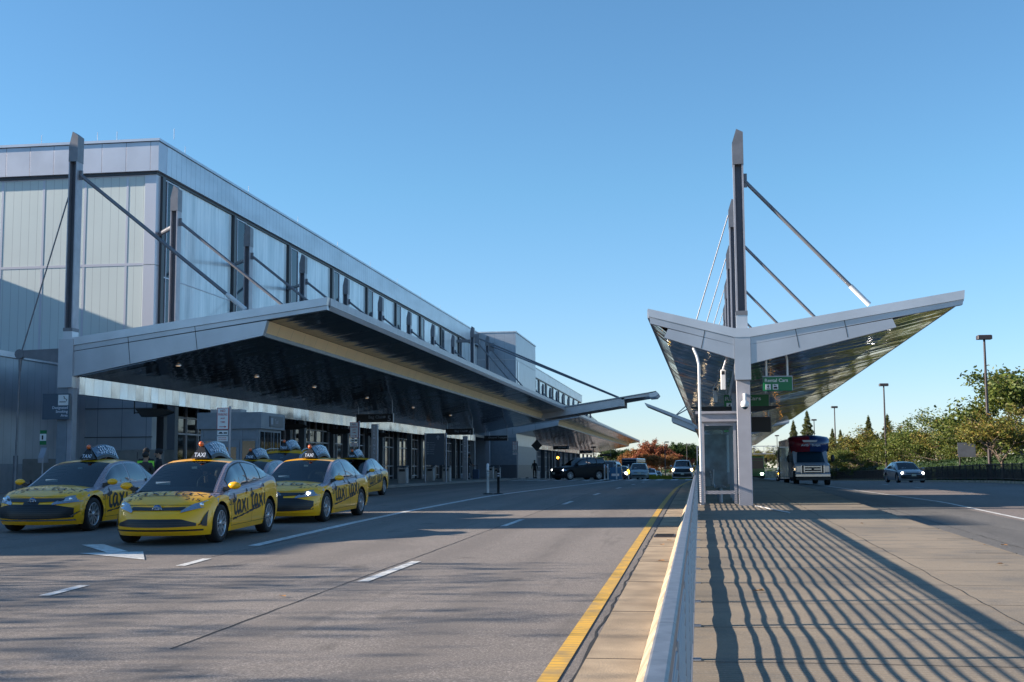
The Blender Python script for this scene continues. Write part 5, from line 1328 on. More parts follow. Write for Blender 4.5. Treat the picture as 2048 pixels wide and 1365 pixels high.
person('person', 'faint person in dark clothes on the sidewalk far under the canopy', (-16.8,128,hm(128)+.15), math.radians(10), 1.75)

# ================================================================== SIDEWALK FURNITURE, LEFT
def sz(y): return hm(y)+.15
def booth():
    B = thing('dispatch_booth', 'grey taxi dispatch booth with dark windows and flat fascia', 'booth', (-19,50,sz(50)))
    x0, x1, y0, y1, z0, z1 = -20.25, -17.75, 49.0, 51.7, sz(50), 3.35
    m = MB(); m.box(x0,x1,y0,y1,z0,z1,0); m.box(x0-.02,x1+.02,y0-.02,y1+.02,z0,z0+.25,1)
    for x in (x0+.02,x0+.85,x0+1.7,x1-.12): m.box(x,x+.1,y0-.03,y0-.001,z0+.25,z1,0)
    m.box(x0,x1,y0-.035,y0-.001,z1-.42,z1-.34,0)
    m.build('wall',['booth','booth_dark'],B)
    m = MB(); m.box(x0-.12,x1+.12,y0-.12,y1+.12,z1,4.02,0); m.box(x0+.2,x0+1.5,y0+.5,y0+1.2,4.02,4.18,1); m.build('roof',['booth','clad_roof'],B)
    m = MB(); m.box(x0+.22,x0+.78,y0-.02,y0-.0005,z0+.6,z1-.5); m.build('window','shopglass',B)
    m = MB(); m.box(x1-.75,x1-.16,y0-.02,y0-.0005,z0+.6,z1-.5); m.build('window','shopglass',B)
    m = MB(); m.box(x0+.95,x0+1.68,y0-.045,y0-.003,z0+.02,z1-.5,0); m.box(x0+1.08,x0+1.55,y0-.05,y0-.045,z0+.9,z1-.75,1)
    m.lathe([(.001,-.0),(.10,-.0),(.10,.01)],(x0+1.32,y0-.062,z0+1.35),'y',14,2); m.build('door',['booth','shopglass','sign_text'],B)
    for a,b in ((.15,1.0),(1.08,1.7),(1.85,2.55)):
        m = MB(); m.box(x1+.0005,x1+.02,y0+a,y0+b,z0+1.0,z1-.12,0); m.box(x1+.0205,x1+.03,y0+(a+b)/2-.02,y0+(a+b)/2+.02,z0+1.0,z1-.12,1); m.build('window',['shopglass','booth'],B)
    m = MB(); m.box(x1+.121,x1+.15,y0+.9,y0+2.6,3.45,3.9,0); 
    m.box(x1+.1505,x1+.155,y0+1.0,y0+1.25,3.55,3.82,1); text(m,'Taxi',lambda u,v:(x1+.156,y0+u,v),.18,1.45,3.6,1,'l')
    m.build('fascia_sign',['booth_dark','sign_text'],B)
booth()
def noparking(x, y, z1, label):
    t = thing('no_parking_sign', label, 'sign', (x,y,sz(y)), group=None)
    m = MB(); m.tube((x+.22,y,sz(y)),(x+.22,y,z1+.06),.045,n=10); m.build('pole','steel_light',t)
    m = MB(); zc = z1
    m.box(x-.24,x+.2,y-.065,y-.05,zc-.78,zc,0); m.box(x-.22,x+.18,y-.067,y-.0651,zc-.76,zc-.02,1)
    for i, s_ in enumerate(('NO','PARKING','ANY','TIME')): text(m,s_,lambda u,v:(x-.02+u,y-.072,v),.085 if i<2 else .06,0,zc-.15-.13*i,0,'c',.34 if i==1 else None)
    m.prism([(x-.15,zc-.69),(x+.05,zc-.69),(x+.05,zc-.72),(x+.12,zc-.68),(x+.05,zc-.64),(x+.05,zc-.67),(x-.15,zc-.67)],'y',y-.0725,y-.071,0)
    m.build('sign_face',['sign_red','sign_white'],t)
    m = MB(); m.box(x-.22,x+.18,y-.066,y-.05,zc-.98,zc-.82,1); m.prism([(x-.18,zc-.93),(x-.13,zc-.87),(x-.05,zc-.87),(x+.0,zc-.93)],'y',y-.068,y-.0661,0); m.box(x+.02,x+.15,y-.068,y-.0661,zc-.93,zc-.88,0); m.build('tow_plate',['black','sign_white'],t)
    m = MB(); m.box(x-.22,x+.18,y-.066,y-.05,zc-1.2,zc-1.02,1); text(m,'ENFORCED',lambda u,v:(x-.02+u,y-.07,v),.04,0,zc-1.09,0,'c',.3); text(m,'24 HOURS',lambda u,v:(x-.02+u,y-.07,v),.04,0,zc-1.16,0,'c',.3); m.build('time_plate',['sign_red','sign_white'],t)
noparking(-16.9,43.0,3.9,'red and white NO PARKING sign on a pole, nearest to the booth')
noparking(-16.95,60.5,4.0,'red and white NO PARKING sign under the first hanging gate sign')
noparking(-16.6,113,4.1,'small red and white parking sign on the pole near the tower wall')
def pylon(y, label):
    t = thing('wayfinding_pylon', label, 'sign', (-17.3,y,sz(y)))
    m = MB(); m.bbox(-17.55,-17.2,y-.12,y+.12,sz(y),4.1,.01); m.build('post','steel_light',t)
    m = MB(); s_ = 'TERMINAL 2'
    for i,ch in enumerate(s_):
        if ch != ' ': text(m,ch,lambda u,v:(-17.375+u,y-.128,v),.13,0,3.85-.19*i)
    m.build('lettering','letter_white',t)
pylon(66.0,'slim grey pylon with vertical lettering near the storefront'); pylon(92.5,'farther slim grey pylon with vertical lettering')
t = thing('information_board','dark blue information board with an arrow between two posts','sign',(-16.7,78.5,sz(78)))
m = MB()
for x in (-17.35,-16.0): m.tube((x,78.5,sz(78)),(x,78.5,3.95),.06,n=10)
m.build('posts','steel_light',t)
m = MB(); m.box(-17.27,-16.08,78.44,78.52,1.9,3.93,0)
m.prism([(-16.5,3.82),(-16.36,3.66),(-16.46,3.66),(-16.46,3.52),(-16.54,3.52),(-16.54,3.66),(-16.64,3.66)],'y',78.43,78.439,1)
for i,s_ in enumerate(('Airlines','Ticketing','Security','Baggage','Rental','Parking')): m.box(-17.2,-17.12,78.43,78.439,3.3-.14*i,3.38-.14*i,1); text(m,s_,lambda u,v:(u,78.435,v),.07,-17.05,3.31-.14*i,1,'l')
m.build('panel',['sign_slate','sign_text'],t)
def hangsign(y, x0, x1, zc, txt, num, label, parent_z=5.7, h=.55):
    t = thing('hanging_sign', label, 'sign', ((x0+x1)/2,y,zc))
    m = MB(); m.box(x0,x1,y-.1,y+.1,zc-h/2,zc+h/2,0); m.box(x1,x1+.05,y-.11,y+.11,zc-h/2-.03,zc+h/2+.03,1)
    m.build('panel',['sign_dark','steel_light'],t)
    for x in (x0+.12,x1-.05):
        zt_ = 5.43+(x+24.8)*1.47/7.8
        m = MB(); m.tube((x,y,zc+h/2),(x,y,zt_),.035,n=6); m.build('hanger','steel_light',t)
    m = MB(); text(m,txt,lambda u,v:(u,y-.105,v),.2,x0+.85 if num else x0+.45,zc-.02,0,'l')
    if num: text(m,num,lambda u,v:(u,y-.105,v),.36,x1-.12,zc-.2,0,'r'); m.box(x1-.62,x1-.48,y-.106,y-.101,zc+.02,zc+.14)
    else: m.box(x1-.6,x1-.48,y-.106,y-.101,zc-.02,zc+.1); m.prism([(x1-.3,zc-.02),(x1-.22,zc-.02),(x1-.22,zc+.04),(x1-.18,zc+.04),(x1-.26,zc+.12),(x1-.34,zc+.04),(x1-.3,zc+.04)],'y',y-.106,y-.101)
    m.build('lettering','sign_text',t)
hangsign(81.8,-22.8,-20.3,5.08,'Bag Claim','5','dark hanging sign reading Bag Claim 5 under the canopy')
hangsign(111.8,-22.8,-20.3,5.0,'Bag Claim','4','dark hanging sign reading Bag Claim 4 above the information board')
hangsign(132.5,-22.8,-20.3,4.9,'Ground Transport','','dark hanging sign reading Ground Transport beyond the information board')
hangsign(196,-22.8,-20.3,4.85,'Bag Claim','3','dark hanging sign reading Bag Claim 3 under the rear canopy')
hangsign(240,-22.8,-20.3,4.75,'Bag Claim','2','dark hanging sign reading Bag Claim 2 far under the rear canopy')
hangsign(290,-22.8,-20.3,4.6,'Bag Claim','1','dark hanging sign reading Bag Claim 1 at the far canopy end')
bin0 = thing('litter_bin','x','litter bin',(-17.6,73.5,sz(73.5)))
m = MB(); m.bbox(-.28,.28,-.28,.28,0,.95,.04,0); m.bbox(-.3,.3,-.3,.3,.95,1.05,.03,1); m.build('bin_body',['stone','booth_dark'],bin0,False)
m = MB(); m.box(-.18,.18,-.29,-.281,.70,.85); m.build('bin_opening','black',bin0,False)
bin0['label'] = 'stone litter bin nearest to the camera left of the information board'; bin0['group'] = 'stone litter bins on the sidewalk'
for (x, y, lb) in ((-17.2,84.6,'stone litter bin just right of the information board'),(-19.6,90.5,'stone litter bin by the entrance right of the pylon'),(-17.4,104,'stone litter bin beyond the traveller with a suitcase'),(-18.9,117,'stone litter bin in front of the dark tower wall'),(-22.5,76,'stone litter bin standing back against the storefront')):
    c = dup(bin0,(x,y,sz(y)),0,lb)
# delineator posts
def delin(x, y, col, label, z=None, h=1.15, base=True):
    z = hm(y) if z is None else z; t = thing('delineator_post', label, 'bollard', (x,y,z), scale=1.085)
    m = MB(); m.lathe([(.001,0),(.2,0),(.2,.03),(.07,.05),(.05,.05)],n=16); m.build('base','black',t,False)
    m = MB(); m.lathe([(.05,.04),(.05,h*.78),(.055,h*.78),(.055,h*.84),(.048,h*.84),(.048,h),(.03,h+.03),(.001,h+.03)],n=14); m.build('tube',col,t,False)
    m = MB(); 
    for zz in (h*.62,h*.70): m.lathe([(.053,zz),(.053,zz+.05)],n=14)
    m.build('band','silver_band' if col=='white_metal' else 'steel_light',t,False)
delin(-8.78,51.84,'white_metal','white tube delineator post standing on the solid lane line')
delin(-8.33,51.8,'black','dark tube delineator post beside the white one on the lane line',h=1.1)
for i,(px_,d_,lb) in enumerate(((1209,97,'white delineator at the left corner of the crosswalk'),(1215.5,101,'white delineator just behind the corner one at the crosswalk'),(1233,103,'white delineator in front of the blue barricade'),(1257,107,'white delineator right of the blue barricade beside the yellow light'))):
    delin(across(px_,d_),d_,'white_metal',lb)
t = thing('barricade','blue water filled barricade behind the white delineators','barricade',(-7.25,108,hm(108)))
m = MB(); z = hm(108); m.prism([(-7.75,z),(-6.6,z),(-6.7,z+1.05),(-7.6,z+1.05)],'y',107.7,108.2); M['blue_plastic'] = pm('blue_plastic',(.02,.13,.27),.5); m.build('shell','blue_plastic',t)
m = MB(); m.box(-7.5,-6.85,107.69,107.699,z+.3,z+.5); m.build('band','sign_white',t)
t = thing('warning_beacon','yellow lit warning beacon on a post beside the pale green hatchback','beacon',(-6.0,107,hm(107)))
m = MB(); m.tube((-6.0,107,hm(107)),(-6.0,107,1.1),.04,n=8); m.build('post','steel',t)
M['beacon_on'] = pm('amber_lamp_lit',(1,.7,.05),.4,emit=(1,.6,.03),estr=3)
m = MB(); m.ball((-6.03,106.9,1.32),.14,10,0,(.8,.5,1.3)); m.build('lamp','beacon_on',t)
# smoking sign, dispenser, cabinets
t = thing('smoking_area_sign','dark blue Designated Smoking Area sign hanging from the first column','sign',(-25.3,46.6,4.2))
m = MB(); m.box(-25.95,-24.80,46.66,46.76,3.72,4.75); m.build('panel','sign_slate',t)
m = MB(); m.box(-25.28,-24.85,46.645,46.66,4.28,4.70); m.build('pictogram_plate','sign_white',t)
m = MB(); m.box(-25.22,-24.95,46.635,46.644,4.40,4.43); m.path([(-24.93,46.64,4.44),(-24.90,46.64,4.50),(-24.97,46.64,4.54),(-25.03,46.64,4.56),(-25.0,46.64,4.61),(-25.06,46.64,4.64)],.011,6); m.build('cigarette_mark','black',t)
m = MB()
for i,s_ in enumerate(('Designated','Smoking','Area')): text(m,s_,lambda u,v:(u,46.65,v),.105,-24.86,4.14-.155*i,0,'r')
m.build('lettering','letter_white',t)
t = thing('waste_station','small grey dispenser on a pole with green and white notices','dispenser',(-26.0,46.8,sz(47)))
m = MB(); m.tube((-26.0,46.9,sz(47)),(-26.0,46.9,2.2),.04,n=8); m.build('post','steel_light',t)
m = MB(); m.prism([(46.7,2.2),(47.1,2.2),(47.1,2.62),(46.95,2.62)],'x',-26.1,-25.86); m.bbox(-26.1,-25.86,46.7,47.1,2.0,2.2,.01); m.build('dispenser_box','steel_light',t)
m = MB(); m.box(-26.14,-25.86,46.88,46.89,2.72,3.3,0); m.box(-26.14,-25.86,46.87,46.8799,2.88,3.16,1); m.box(-26.05,-25.99,46.86,46.8699,2.93,3.1,2); m.build('notice',['sign_green','sign_white','black'],t)
for (x0,x1,z1,lb) in ((-24.6,-22.2,2.55,'beige utility cabinet behind the leftmost taxi'),(-28.6,-26.8,2.2,'low grey utility cabinet against the ribbed wall')):
    t = thing('utility_cabinet',lb,'cabinet',((x0+x1)/2,50.2,sz(50))); m = MB(); m.bbox(x0,x1,49.9,50.9,sz(50),z1,.03); m.build('body','cabinet',t)
    m = MB(); m.box((x0+x1)/2-.01,(x0+x1)/2+.01,49.89,49.899,sz(50)+.1,z1-.1); m.build('door_gap','black',t)
t = thing('warning_sign','dark diamond sign seen from behind on a pole under the rear canopy','sign',(-17.6,136,sz(136)))
m = MB(); m.tube((-17.6,136.1,sz(136)),(-17.6,136.1,4.9),.05,n=8); m.build('pole','steel_light',t)
m = MB(); m.prism([(-18.2,4.15),(-17.6,3.5),(-17.0,4.15),(-17.6,4.8)],'y',135.95,136.0); m.build('plate','sign_dark',t)
t = thing('traffic_light','small signal lamp glowing orange near the storefront beyond the black SUV','signal',(-15.9,142,2.4))
m = MB(); m.tube((-15.9,142,sz(142)),(-15.9,142,3.2),.05,n=8); m.build('post','black',t)
m = MB(); m.ball((-15.95,141.8,2.85),.14,8); m.build('lamp','lamp_orange',t)
# floodlights slung over the storefront
for y in (53,62.5,72.5,82.5,92.5):
    t = thing('floodlight','black pan shaped floodlight under the canopy beam','lamp',(-24.2,y,4.4),group='black floodlights under the canopy beam')
    t['label'] = {53:'black pan floodlight above the lower end wall',62.5:'black pan floodlight beside the booth roof',72.5:'black pan floodlight by the second storefront bay',82.5:'black pan floodlight behind the information board',92.5:'black pan floodlight deep under the canopy'}[y]
    m = MB(); m.prism([(-24.9,4.42),(-23.6,4.42),(-23.2,4.25),(-23.7,4.08),(-24.6,4.05)],'y',y-.25,y+.25); m.build('housing','black',t); m = MB(); m.tube((-25.05,y,4.2),(-25.05,y,5.45),.03,n=6); m.tube((-25.05,y,4.25),(-24.6,y,4.25),.03,n=6); m.build('stem','black',t)

# ================================================================== ISLAND FURNITURE
S = thing('bus_shelter','glass bus shelter with pale metal frame beside the island column','shelter',(.6,38,isl(0,38)))
x0,x1,y0,y1,z0,z1 = .10,1.02,37.3,45.5,isl(0,38),2.98
m = MB(); m.box(x0-.12,x1+.08,y0-.15,y1,z1+.02,z1+.25,0); m.box(x0-.2,x1+.12,y0-.22,y1,z1+.25,z1+.32,0); m.build('roof','concrete_col',S)
for y in (y0,y0+2.7,y0+5.4):
    for x in (x0,x1-.0): 
        m = MB(); m.box(x-.04,x+.04,y-.04,y+.04,z0,z1+.02); m.build('frame_post','concrete_col',S)
m = MB(); m.box(x0+.04,x1-.04,y0-.03,y0+.03,z0+.28,z0+.38); m.box(x0+.04,x1-.04,y0-.03,y0+.03,z1-.1,z1+.02); m.build('front_frame','concrete_col',S)
M['shelter_glass'] = glass_mat('shelter_glass',(.70,.82,.86),.0,k=.35)
m = MB(); m.box(x0+.04,x1-.04,y0-.006,y0+.006,z0+.38,z1-.1); m.build('glass_pane','shelter_glass',S)
for k in range(2):
    m = MB(); m.box(x0-.006,x0+.006,y0+.05+2.7*k,y0+2.64+2.7*k,z0+.25,z1-.05); m.build('glass_pane','shelter_glass',S)
m = MB(); m.box(x1-.16,x1-.10,y0+3.0,y0+3.9,z0+.9,z1-.3); m.build('poster_case','sign_white',S)
M['dim_panel'] = pm('shelter_dim_panel', (.05,.10,.13), .4, var=.6, vscale=3, col2=(.16,.24,.28))
m = MB(); m.box(x0+.06,x1-.06,y1-.3,y1-.24,z0+.4,z1-.15); m.build('dim_back_panel','dim_panel',S)  # added dark panel giving the dim teal interior behind the glass
for k in range(2):
    m = MB(); yb = y0+1.0+2.2*k
    for i in range(5): m.box(.42+.07*i,.47+.07*i,yb,yb+1.5,z0+.46,z0+.48)
    for i in range(5): m.box(.36-.012*i,.38-.012*i,yb,yb+1.5,z0+.52+.09*i,z0+.58+.09*i)
    for yy in (yb+.2,yb+1.3): m.path([(.4,yy,z0+1.0),(.38,yy,z0+.6),(.44,yy,z0+.44),(.78,yy,z0+.45)],.025,8); m.tube((.6,yy,z0),(.6,yy,z0+.44),.06,n=8)
    m.build('bench','steel_light',S)
t = thing('downspout','slim white downspout pipe in front of the shelter corner','pipe',(.05,36.2,isl(0,36)))
m = MB(); m.path([(-.12,36.3,5.1),(-.02,36.25,4.85),(.03,36.2,4.6),(.03,36.2,z0+.9)],.04,10); m.build('pipe','white_metal',t); m = MB(); m.tube((.03,36.2,z0+.95),(.03,36.2,z0),.06,n=12); m.build('boot','steel_light',t)
t = thing('security_camera','white dome security camera on the island column','camera',(1.22,36.2,3.5))
m = MB(); m.lathe([(.001,.30),(.05,.30),(.05,.1),(.11,.06),(.12,-.04),(.10,-.08)],(1.30,36.12,3.45),n=16); m.box(1.27,1.33,36.1,36.3,3.7,3.76); m.build('housing','white_metal',t)
m = MB(); m.ball((1.30,36.12,3.38),.085,12); m.build('dome','window',t)
for i,(x,y,z,lb) in enumerate(((.72,36.9,4.3,'white box speaker hanging left of the island column'),(.62,47.0,4.45,'smaller white box hanging farther behind the first one'))):
    t = thing('wall_speaker',lb,'speaker',(x,y,z)); m = MB(); m.bbox(x-.07,x+.07,y-.1,y+.1,z-.38,z+.2,.02,0); m.box(x-.05,x+.05,y-.106,y-.1,z+.05,z+.15,1); m.build('box',['white_metal','black'],t)
    m = MB(); m.tube((x,y,z+.2),(x+.15,y,4.95),.03,n=6); m.build('bracket','steel_light',t)
def isign(x0,x1,y,zc,h,mat,txt,label,icons=True,top=5.6):
    t = thing('hanging_sign',label,'sign',((x0+x1)/2,y,zc))
    m = MB(); m.box(x0,x1,y-.06,y+.06,zc-h/2,zc+h/2,0); m.box(x0-.015,x1+.015,y-.065,y+.065,zc+h/2,zc+h/2+.03,1); m.box(x1,x1+.02,y-.065,y+.065,zc-h/2,zc+h/2,1); m.build('panel',[mat,'steel_light'],t)
    for x in (x0+.1,x1-.12): m = MB(); m.path([(x,y,zc+h/2),(x,y,zc+h/2+.5),(x-.06,y,zc+h/2+.75)],.03,8); m.tube((x-.06,y,zc+h/2+.75),(x-.06,y,4.9-.0044*(y-36)+(x-1.4)*.19),.03,n=8); m.build('hanger','white_metal',t)
    m = MB(); k_ = h/.4; text(m,txt,lambda u,v:(u,y-.068,v),.095*k_ if icons else .2,x0+.05,zc+h/2-.145*k_,0,'l',(x1-x0)*.8 if icons else None)
    if icons:
        s_ = .155*k_; zb_ = zc-h/2+.035*k_
        for k,x in enumerate((x0+.06*k_,x0+.27*k_)): m.box(x,x+s_,y-.065,y-.061,zb_,zb_+s_,0)
        text(m,'4',lambda u,v:(u,y-.07,v),.09*k_,x0+.06*k_+s_/2,zb_+.05*k_,1); m.box(x0+.09*k_,x0+.185*k_,y-.071,y-.066,zb_+.015*k_,zb_+.03*k_,1)
        xx = x0+.27*k_+s_/2; zz = zb_+.02*k_; q_ = .5*k_; m.prism([(xx-.11*q_,zz+.06*q_),(xx-.08*q_,zz+.12*q_),(xx+.08*q_,zz+.12*q_),(xx+.11*q_,zz+.06*q_),(xx+.11*q_,zz),(xx-.11*q_,zz)],'y',y-.07,y-.066,1); m.box(xx-.08*q_,xx+.06*q_,y-.07,y-.066,zz+.17*q_,zz+.20*q_,1); m.box(xx-.1*q_,xx-.02*q_,y-.07,y-.066,zz+.20*q_,zz+.24*q_,1)
    m.build('lettering',['sign_white','black'],t)
isign(1.86,2.68,36.9,4.06,.40,'sign_green','Rental Cars','green Rental Cars sign with 4 and car symbols, nearest of the hanging signs')
isign(1.0,2.75,50.5,4.22,.62,'sign_green','Rental Cars','second green Rental Cars sign partly hidden by the island column')
isign(1.4,4.0,72,4.05,.85,'sign_dark','Terminal 1','dark hanging sign reading Terminal 1 with an arrow behind the column',False)
isign(1.2,2.3,62,3.72,.7,'sign_green','Cars','small dark green sign edge behind the column',False)
isign(1.5,3.2,88,3.2,.9,'sign_dark','Exit','dark hanging sign lowest and farthest behind the column',False)
t = thing('pan_floodlight','black pan floodlight behind the island column under the canopy','lamp',(1.3,42,3.9)); m = MB(); m.prism([(-.3,3.86),(2.9,3.86),(2.6,3.75),(2.1,3.68),(.4,3.68)],'y',46,46.6); m.build('housing','black',t)
m = MB(); m.tube((1.3,46.3,3.86),(1.3,46.3,4.9),.04,n=6); m.build('stem','black',t)
t = thing('white_rod','thin white rod lying on the island pavement by the column','rod',(1.6,33.5,isl(0,33)))
m = MB(); m.tube((1.5,35.6,isl(0,35.6)+.02),(2.15,31.6,isl(0,31.6)+.02),.015,n=6); m.build('rod','white_metal',t)
rl = random.Random(11); lf = thing('fallen_leaf','small dry orange leaf lying on the pavement','leaf',(0,0,0),group='dry leaves scattered on the pavement')
M['dry_leaf'] = pm('dry_leaf',(.42,.2,.06),.8)
m = MB(); m.add([(-.06,0,.006),(-.02,-.035,.02),(.06,-.01,.01),(.03,.035,.025)],[(0,1,2,3)]); m.build('blade','dry_leaf',lf,False)
lf.location = (-.62,19.5,hm(19.5)+.01)
LV = [(-4.9,14.4),(-.7,22.9),(-.6,24),(4.1,12.3),(3.9,17.5),(4.4,14.1),(4.7,13.3),(1.4,24),(.6,14),(3.3,27),(4.45,21),(4.5,32),(4.4,9.5),(5.6,12.2),(5.2,23)]
lf['label'] = 'small dry orange leaf lying on the pavement'
for x,y in LV: dup(lf,(x,y,(islz(x,y) if -.2<x<4.6 else gz(x,y))+.01),rl.uniform(0,6),None,rl.uniform(.6,1.2))

# ================================================================== BUSES
M['bus_red'] = paint('bus_red_paint',(.22,.006,.02)); M['bus_blue'] = paint('bus_blue_paint',(.008,.03,.12)); M['bus_white'] = paint('bus_white_paint',(.38,.40,.45)); M['bus_green'] = paint('bus_green_paint',(.01,.17,.04))
def shuttle():
    x,y = 6.78,80; B = thing('shuttle_bus','white shuttle bus with red and blue cap reading AVIS, door folded open','bus',(x,y,gz(x,y)),math.radians(1.5),None,1.06)
    m = MB(); m.bbox(-1.15,1.15,1.2,7.2,.45,2.7,.08,0); m.build('box_body','bus_white',B,False)
    m = MB()
    rows = [(-.0,1.95,.95),(-.12,2.15,1.0),(-.15,2.45,1.08),(-.05,2.72,1.1),(.25,2.86,1.05),(.8,2.93,.8)]
    for s_,mi in ((-1,0),(1,1)):
        m.grid(lambda i,u:(s_*rows[i][2]*u*1.07,rows[i][0]+.55*u**4,rows[i][1]-.05*u*u),range(6),[0,.3,.6,.8,.92,1],mi)
        m.add([(s_*1.15,.55,1.95),(s_*1.15,7.2,1.95),(s_*1.16,7.2,2.7),(s_*1.16,.6,2.72)],[(0,1,2,3)],mi)
    m.build('cap',['bus_red','bus_blue'],B,False)
    m = MB(); m.prism([(-.45,2.62),(.45,2.62),(.36,2.50),(-.36,2.50)],'y',-.2,-.16,0); m.build('marker_lamp_bar','bus_white',B,False)
    m = MB(); text(m,'AVIS',lambda u,v:(u,-.19,v),.14,-.30,2.26,0,'c',.42); text(m,'Budget',lambda u,v:(u,-.19,v),.12,.36,2.27,0,'c',.48); m.build('lettering','letter_white',B,False)
    # van cab
    m = MB(); m.prism([(-1.15,.5),(-1.2,.95),(-1.1,1.18),(-.35,1.32),(.25,1.98),(1.3,2.0),(1.3,.45)],'x',-.98,.98,0); m.build('cab','bus_white',B,False)
    m = MB(); m.quad((-.80,-.41,1.31),(.80,-.41,1.31),(.70,.21,1.98),(-.70,.21,1.98)); m.build('windscreen','window',B,False)
    m = MB(); m.box(-.62,.62,-1.235,-1.19,.72,1.14,0)
    for z_ in (.76,.90,1.04): m.box(-.44,.44,-1.26,-1.236,z_,z_+.055,1)
    for s_ in (-1,1): m.box(s_*.48-.03,s_*.48+.03,-1.262,-1.236,.74,1.12,1); m.box(s_*.64-.03,s_*.64+.03,-1.25,-1.19,.7,1.14,1)
    m.ball((0,-1.27,.93),.05,8,0,(1.6,.3,.8)); m.build('grille',['black','chrome'],B,False)
    for s_ in (-1,1):
        m = MB(); m.box(s_*.80-.13,s_*.80+.13,-1.235,-1.18,.76,1.10); m.build('headlight','lamp_lens',B,False)
        m = MB(); m.ball((s_*1.25,-.35,1.55),.17,10,0,(.7,.4,1.3)); m.tube((s_*.98,-.3,1.35),(s_*1.25,-.35,1.4),.02,n=6); m.build('mirror','black',B,False)
    m = MB(); m.bbox(-1.0,1.0,-1.36,-1.18,.50,.66,.03,0); m.bbox(-.98,.98,-1.34,-1.18,.30,.49,.03,1); m.build('bumper',['chrome','black'],B,False)
    for s_ in (-1,1):
        for yy in (-.55,5.4): m = MB(); m.lathe([(.001,-.14),(.40,-.14),(.41,-.1),(.41,.1),(.40,.14),(.001,.14)],(s_*.88,yy,.41),'x',20); m.build('wheel','tyre',B,False)
    m = MB(); m.box(-1.72,-1.17,.55,.59,.40,2.2,0); m.build('door_pane','shelter_glass',B,False)
    m = MB(); m.box(-1.78,-1.70,.52,.62,.38,2.24,0); m.box(-1.70,-1.15,.54,.60,.38,.44,1); m.box(-1.70,-1.15,.54,.60,2.2,2.26,1); m.build('door_frame',['black','clad_light'],B,False)
    m = MB(); m.quad((-1.0,-.3,1.0),(-1.0,.9,1.0),(-1.0,.9,1.85),(-1.0,.2,1.85)); m.build('side_window','window',B,False)
shuttle()
def coach(name,label,x,y,z,cols,W=2.55,H=3.5,L=12,rz=0):
    B = thing(name,label,'bus',(x,y,z),rz,None,1.085)
    m = MB(); m.bbox(-W/2,W/2,0,L,.35,H,.12,0); m.build('body',cols[0],B,False)
    m = MB(); m.box(-W/2+.12,W/2-.12,-.015,0,1.5,H-.55); m.build('windscreen','window',B,False)
    m = MB(); m.box(-W/2+.12,W/2-.12,-.02,-.001,H-.5,H-.2); m.build('destination_board',cols[1],B,False)
    for s_ in (-1,1):
        m = MB(); m.box(s_*(W/2)-.012,s_*(W/2)+.012,.5,L-.3,1.5,H-.6); m.build('side_window','window',B,False)
        m = MB(); m.box(s_*.95-.16,s_*.95+.16,-.02,0,.75,.95); m.build('headlight',cols[2],B,False)
        for yy in (2.2,L-3): m = MB(); m.lathe([(.001,-.15),(.48,-.15),(.5,-.1),(.5,.1),(.48,.15),(.001,.15)],(s_*(W/2-.2),yy,.5),'x',18); m.build('wheel','tyre',B,False)
        m = MB(); m.box(s_*(W/2+.2)-.1,s_*(W/2+.2)+.1,-.3,-.15,2.2,2.8); m.build('mirror','black',B,False)
    m = MB(); m.box(-W/2,W/2,-.03,-.001,.35,.6); m.build('bumper','black',B,False)
coach('coach','blue and white coach standing behind the pale green hatchback',-12.3,222,hm(222),('bus_white','window','lamp_lens'),rz=math.radians(-4))
coach('city_bus','green bus with lit headlight behind the island column on the right road',7.0,168,gz(7,168),('bus_green','window','lamp_on'),H=3.0)

# ================================================================== LAMPS, SIGNS AND GANTRY FAR
def lamp(x,y,ztop,label,z=None,single=False):
    z = gz(x,y) if z is None else z; t = thing('street_lamp',label,'street lamp',(x,y,z),group='bronze street lamps along the roads')
    m = MB(); m.tube((x,y,z),(x,y,ztop),.13,.08,10); m.lathe([(.2,z),(.2,z+.3),(.13,z+.35)],(x,y,0),n=12); m.build('pole','lamp_pole',t)
    m = MB()
    if single: m.bbox(x,x+.95,y-.2,y+.2,ztop-.05,ztop+.2,.03)
    else: m.bbox(x-.5,x+.5,y-.35,y+.35,ztop-.05,ztop+.25,.05)
    m.build('lamp_head','lamp_pole',t)
for x,y,zt_,lb in ((20.3,93,10.7,'tallest dark street lamp nearest on the right'),(20.9,147,10.8,'street lamp second from the right, above the tree row'),(21.2,203,10.9,'street lamp third from the right'),(22.6,255,10.8,'shorter looking street lamp behind the conifers'),(18.9,315,9.2,'street lamp left of the shuttle bus cap'),(17.6,420,7.6,'small far street lamp over the gantry'),(18.5,500,7.5,'tiny farthest street lamp beyond the green bus')):
    lamp(x,y,zt_,lb)
lamp(-7.9,290,7.4,'street lamp in front of the red maples',-.6,True); lamp(-3.3,330,7.6,'street lamp right of the red maples above the dark evergreen',-.6,True)
lamp(-20.5,245,5.6,'slim lamp pole at the end of the rear canopy',-.5)
t = thing('road_sign','dark square road sign seen from behind in front of the right trees','sign',(21,104,gz(20,104)))
m = MB()
for x in (20.45,21.5): m.tube((x,104,gz(20,104)),(x,104,3.4),.05,n=6)
m.build('posts','lamp_pole',t); m = MB(); m.box(20.3,21.65,103.9,103.95,2.35,3.5); m.build('plate','steel',t)
t = thing('sign_gantry','pale steel lattice sign gantry spanning the far road','gantry',(10,300,-.5))
m = MB()
for x in (-.6,21.5): m.box(x-.12,x+.12,299.4,299.6,-.6,6.6); m.box(x-.12,x+.12,301,301.2,-.6,6.6)
m.build('posts','steel_light',t)
m = MB()
for z_ in (4.7,6.5):
    m.box(-.6,21.5,299.42,299.6,z_-.08,z_+.08)
